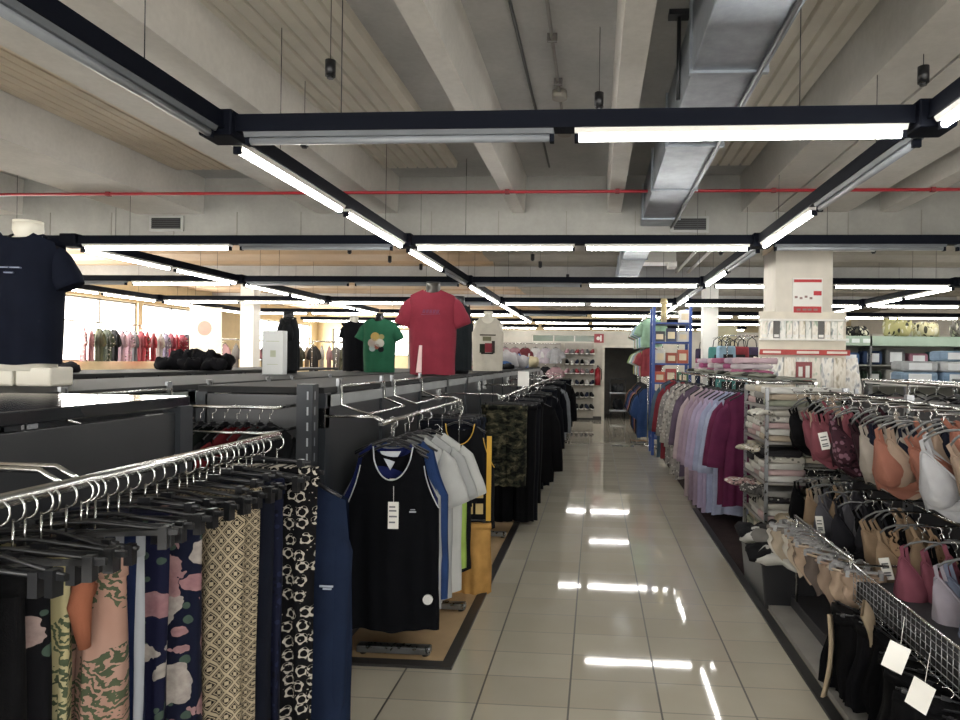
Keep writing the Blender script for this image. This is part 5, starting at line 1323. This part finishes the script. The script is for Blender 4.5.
# ================================================================== far end: back partition
t = thing('shoe_wall', 'slatted wall of shoes and packs left of the doorway', 'display', (-.42, 18.32, 0))
b = MB(); b.box(-.42, .36, 0, .06, .06, 2.08); b.build('slat_panel', paint('#9a958c', .6), t)
for z in (.3, .62, .95, 1.25, 1.5, 1.78):
    b = MB(); b.box(-.42, .36, -.22, 0, z-.015, z); b.build('shelf', paint('#55524f', .5), t)
def shoe():
    t = thing('shoe', None, None); b = MB(); rings = []
    for y, w, h in ((-.14, .02, .03), (-.12, .036, .045), (-.06, .042, .06), (0, .036, .085), (.07, .034, .1), (.11, .032, .1), (.125, .02, .08)):
        rings.append([(w*math.cos(2*PI*j/12), y, .018+h*.5+h*.5*math.sin(2*PI*j/12)) for j in range(12)])
    b.loft(rings); b.build('upper', cloth('#1c1d22'), t)
    b = MB(); rings = [[(w*math.cos(2*PI*j/16), .135*math.sin(2*PI*j/16)-.005, z) for j in range(16)] for z, w in ((0, .045), (.02, .045))]; b.loft(rings); b.build('sole', M_WHITE, t); return t
PSh = Proto(shoe()); shc = [('black', '#17181c'), ('red', '#96303a'), ('white', '#c3c1bc'), ('pink', '#b0808c'), ('navy', '#232a40'), ('grey', '#77777a')]
for r_, z in enumerate((.3, .62, .95, 1.25, 1.5, 1.78)):
    for i in range(6):
        nm, c = shc[(i*2+r_*3) % 6] if r_ > 1 else shc[[0, 4, 0][i % 3]]
        PSh.put('%s shoe on the shoe wall, %s shelf up, %s from left' % (nm, ORD[r_+1], ORD[i+1]), 'shoe', (-.77+i*.135, 18.2, z+.001), rnd.uniform(-.2, .2), 'shoes on the shoe wall', {'upper': cloth(c)}, scale=1.25)
# extinguisher, sign, trolley
t = thing('fire_extinguisher', 'red fire extinguisher on the pale wall beside the doorway', 'extinguisher', (.06, 18.324, .95))
b = MB(); b.cyl((0, 0, 0), .075, .42, 16); b.cyl((0, 0, .42), .075, .06, 16, r2=.025); b.build('cylinder', paint('#8e1c26', .35), t)
b = MB(); b.cyl((0, 0, .48), .02, .06, 10); b.tube([(.02, 0, .5), (.1, -.02, .42), (.1, -.02, .15)], .01, 6); b.build('valve_hose', M_BLACK, t)
t = thing('fire_sign', 'small square red and white safety sign above the extinguisher', 'sign', (.08, 18.385, 2.1)); b = MB(); b.box(-.13, .13, -.012, 0, 0, .24); b.build('plate', paint('#8f3038', .5), t)
b = MB(); b.cyl((-.02, -.016, .12), .05, .006, 12, axis='y'); b.box(.03, .07, -.016, -.012, .04, .2); b.build('pictogram', M_WHITE, t)
t = thing('hand_trolley', 'dark trolley with bundles standing inside the dim doorway', 'trolley', (.62, 19.2, 0))
b = MB(); b.box(-.22, .25, -.2, .2, .2, .24); b.box(-.22, .25, -.2, .2, .7, .73); b.build('deck', M_STEEL, t)
for sx in (-.2, .23):
    b = MB(); b.tube([(sx, .18, .1), (sx, .18, 1.1)], .015, 6); b.build('post', M_STEEL, t)
b = MB(); b.tube([(-.2, .18, 1.1), (.23, .18, 1.1)], .015, 6); b.build('handle', M_STEEL, t)
for sx in (-.18, .2):
    for sy in (-.15, .15):
        b = MB(); b.cyl((sx-.015, sy, .1), .1, .03, 14, axis='x'); b.build('wheel', M_BLACK, t)
HP[1].put('grey bundle lying on the trolley in the doorway', 'bundle', (.62, 19.2, .731), 0, None, {'*': cloth('#4a4c50')}, scale=(1.1, 1.1, 4.))
HP[2].put('dark bundle on the lower deck of the doorway trolley', 'bundle', (.63, 19.2, .241), 1, None, {'*': cloth('#2f3136')}, scale=(1.1, 1.1, 5.))
# goods on the far part of the aisle gondola and the partition wall behind it
t = thing('plastic_crate', 'blue plastic crate at the far end of the aisle gondola', 'crate', (-1.62, 13.6, 1.451)); b = MB()
b.box(-.24, .24, -.18, .18, 0, .02)
for s in (-1, 1): b.box(s*.24-.01, s*.24+.01, -.18, .18, 0, .2); b.box(-.24, .24, s*.18-.01, s*.18+.01, 0, .2)
b.build('box', paint('#23538f', .4), t); b = MB(); b.tube([(-.25, -.19, .2), (.25, -.19, .2), (.25, .19, .2), (-.25, .19, .2)], .012, 6, closed=True); b.build('rim', paint('#2a5f9f', .4), t)
HP[0].put('blue garment heaped in the plastic crate', 'garment', (-1.62, 13.6, 1.475), 0, None, {'*': cloth('#2d5f9a')}, scale=(1.2, 1.2, 4.2))
for i, (x, y, nm, c, s) in enumerate(((-1.75, 12.3, 'white-grey', '#b3b1b2', (2.0, 2.0, 5.6)), (-1.5, 12.9, 'pale grey', '#a5a3a6', (1.4, 1.6, 4.4)), (-1.45, 14.4, 'beige', '#c2b48c', (1.5, 1.4, 4.)), (-1.7, 11.6, 'blue', '#2f5d97', (1.4, 1.5, 2.2)), (-1.5, 10.9, 'black', '#1a1b1f', (1.4, 1.4, 1.6)))):
    HP[i % 3].put('%s garment heap on the far top of the aisle gondola' % nm, 'garment', (x, y, 1.451), i*1.3, 'garment heaps on the aisle gondola', {'*': cloth(c)}, scale=s)
# clothing panels hung on the back partition
t = thing('slat_wall', 'slatted back wall with hung garments behind the aisle gondola', 'display', (-2.6, 18.32, 0)); b = MB(); b.box(-2.2, 1.65, 0, .06, .3, 2.08); b.build('slat_panel', paint('#a09b93', .6), t)
for z in (1.55, 2.05):
    b = MB(); b.tube([(-2.2, -.2, z), (1.65, -.2, z)], .012, 6); b.build('rail', M_CHROME, t)
wc = [('pink', '#b98f98'), ('white', '#c6c4c4'), ('grey', '#8b8a90'), ('dusty rose', '#a5757f'), ('pale lilac', '#b7abb7'), ('black', '#1f1f23'), ('dark red', '#6c2a33'), ('light grey', '#a7a7ab')]
PW = Proto(make_tee(.17, .42, .14, 1.15, cloth('#b98f98'), .07, .05, (14, 8), True, 171, lo=True))
for r_, z in enumerate((2.05, 1.55)):
    for i in range(14):
        nm, c = wc[(i*3+r_) % 8]
        PW.put('%s top on the back wall, %s row, %s from left' % (nm, ['upper', 'lower'][r_], ORD[i+1]), 'top', (-4.65+i*.275, 18.12, z), rnd.uniform(-.3, .3), 'tops on the back slatted wall', {'body': cloth(c)})
# ================================================================== far left: kids' clothes under the windows
KX = -10.72
b = MB(); b.tube([(KX, 12.2, 2.3), (KX, 18.4, 2.3)], .013, 8)
for y in (12.3, 14.3, 16.3, 18.3): b.tube([(KX, y, 2.3), (XL+.01, y, 2.3)], .01, 6)
tag(b.build('wall_rail', M_CHROME), 'long chrome clothes rail fixed under the left windows', 'rail')
PL2 = Proto(make_tee(.2, .62, .2, 1.15, cloth('#a33'), .07, .05, (14, 8), True, 181, lo=True))
lc = [('pink', '#b97f86'), ('olive', '#5d6146'), ('dark green', '#4c5544'), ('black', '#26262a'), ('pale pink', '#c79fae'), ('grey', '#77777d'), ('red', '#b23342'), ('bright red', '#bd2f3e'), ('lilac', '#8f7f9d'), ('white', '#c3bfba'), ('crimson', '#a02a44'), ('dark plum', '#3c2b3c'), ('dark grey', '#3a3d42'), ('navy', '#2c3040')]
seq = [0, 0, 1, 2, 3, 4, 4, 5, 6, 7, 6, 9, 8, 10, 7, 10, 11, 12, 13, 12, 13, 12]
for i, s in enumerate(seq):
    nm, c = lc[s]
    m = speckle(c, '#c9c2b8', '#4a4a48', 30., .3) if i % 3 == 0 else cloth(c)
    PL2.put('%s top on the rail under the left windows, %s from near end' % (nm, ORD[i+1]), 'childrens top', (KX, 13.4+i*.225, 2.3), -PI/2+.9+rnd.uniform(-.2, .2), 'tops under the left windows', {'body': m}, scale=1.15)
# black folded clothes heaped on the left gondola and other bright piles
for i in range(7):
    HP[i % 3].put('black garment in the dark heap on the left gondola, %s from near end' % ORD[i+1], 'garment', (-5.1+.1*i, 7.7+.16*(i % 3), 1.431), i*.9, 'black garments heaped on the left gondola', {'*': cloth('#131318')}, scale=(1.0, 1.1, 2.6+1.6*((i*5) % 3)/2))
for i in range(8):
    nm, c = [('pink', '#b98488'), ('beige', '#b59d86'), ('salmon', '#b8756c'), ('dark', '#33343a')][i % 4]
    HP[i % 3].put('%s folded garment on the near part of the left gondola, %s from the front' % (nm, ORD[i+1]), 'garment', (-5.1+.15*(i % 2), 4.2+i*.25, 1.431), i*1.7, 'folded garments on the left gondola', {'*': cloth(c)}, scale=(1.1, 1.1, 1.2+.5*(i % 2)))
rack('far left rack of pink and white clothes behind the box sign', -8.6, 15.0, 18.6, 2.0, .6); rack('second far left rack of pale clothes near the far windows', -6.9, 16.0, 19.4, 2.0, .6)
fc = [('pink', '#b98a8f'), ('white', '#c5bfb8'), ('dark', '#33302f'), ('rose', '#a5666f'), ('beige', '#b8a692'), ('olive', '#5c5b48'), ('grey', '#85827f')]
for rk, (x, y0) in enumerate(((-8.6, 15.1), (-6.9, 16.1))):
    for i in range(14):
        nm, c = fc[(i*3+rk*2) % 7]
        PL2.put('%s top on the %s far left rack, %s from near end' % (nm, ORD[rk+1], ORD[i+1]), 'top', (x+.6*(i % 2), y0+i*.24, 2.0), -.9+rnd.uniform(-.3, .3), 'tops on the far left racks', {'body': cloth(c)})
t = thing('hanging_banner', 'white hanging banner with a faint red emblem by the white column', 'banner', (-8.35, 14.0, 1.65)); b = MB(); b.box(-.42, .3, -.008, .008, .0, 1.0); b.build('cloth_panel', paint('#d8cfbf', .6), t)
b = MB(); b.cyl((-.08, -.012, .55), .16, .004, 16, axis='y'); b.build('emblem', paint('#c38a7c', .6), t)
b = MB()
for x in (-.3, .2): b.cyl((x, 0, 1.0), .003, .75, 5)
b.build('cord', M_DARK, t)

# ================================================================== light, camera, world
def area(name, loc, rot, sx, sy, e, c):
    l = bpy.data.lights.new(name, 'AREA'); l.shape = 'RECTANGLE'; l.size = sx; l.size_y = sy; l.energy = e; l.color = c
    o = bpy.data.objects.new(name, l); COL.objects.link(o); o.location = loc; o.rotation_euler = rot; return o
# daylight through the left windows and an added fill behind the camera (placed outside the panes)
area('daylight_left', (XL-.35, 13.0, 2.2), (0, -PI/2, 0), 1.4, 10.0, 560, (1., .95, .87))
area('daylight_shopfront', (-1.2, YN-.35, 1.7), (PI/2, 0, 0), 16.8, 2.6, 190, (.96, .98, 1.))  # added to brighten ceiling and foreground; its shopfront is unseen
area('daylight_left_far', (XL-.35, 23.2, 2.2), (0, -PI/2, 0), 1.4, 4.4, 420, (1., .95, .87))
w = bpy.data.worlds.new('daylight'); SC.world = w; w.use_nodes = True
bg = w.node_tree.nodes['Background']; bg.inputs[0].default_value = (1., .965, .9, 1); bg.inputs[1].default_value = 5.0

cam = bpy.data.cameras.new('camera'); co = bpy.data.objects.new('camera', cam); COL.objects.link(co); SC.camera = co
cam.sensor_width = 36.; cam.lens = 36*675/960; cam.shift_x = -66/960; cam.shift_y = .5/960; cam.clip_start = .05; cam.clip_end = 100
th = math.atan(.0737); ro = .013
fw = Vector((-math.sin(th), math.cos(th), 0)); r0 = Vector((math.cos(th), math.sin(th), 0)); u0 = Vector((0, 0, 1))
R_ = r0*math.cos(ro)+u0*math.sin(ro); U_ = u0*math.cos(ro)-r0*math.sin(ro)
M = Matrix((R_, U_, -fw)).transposed().to_4x4(); M.translation = Vector((0, 0, 1.6)); co.matrix_world = M
SC.view_settings.view_transform = 'Standard'; SC.view_settings.look = 'None'; SC.view_settings.gamma = 1.; SC.view_settings.use_curve_mapping = False
SC.view_settings.exposure = .55
SC.cycles.use_denoising = True; SC.cycles.max_bounces = 7; SC.cycles.diffuse_bounces = 4; SC.cycles.glossy_bounces = 3; SC.cycles.transparent_max_bounces = 8
SC.cycles.sample_clamp_indirect = 6.
import re as _re
for l, k in _labels.items():
    nw = len(_re.findall(r"[A-Za-z0-9'-]+", l))
    if k > 1 or nw > 16 or nw < 4: print('LABEL', k, nw, l)
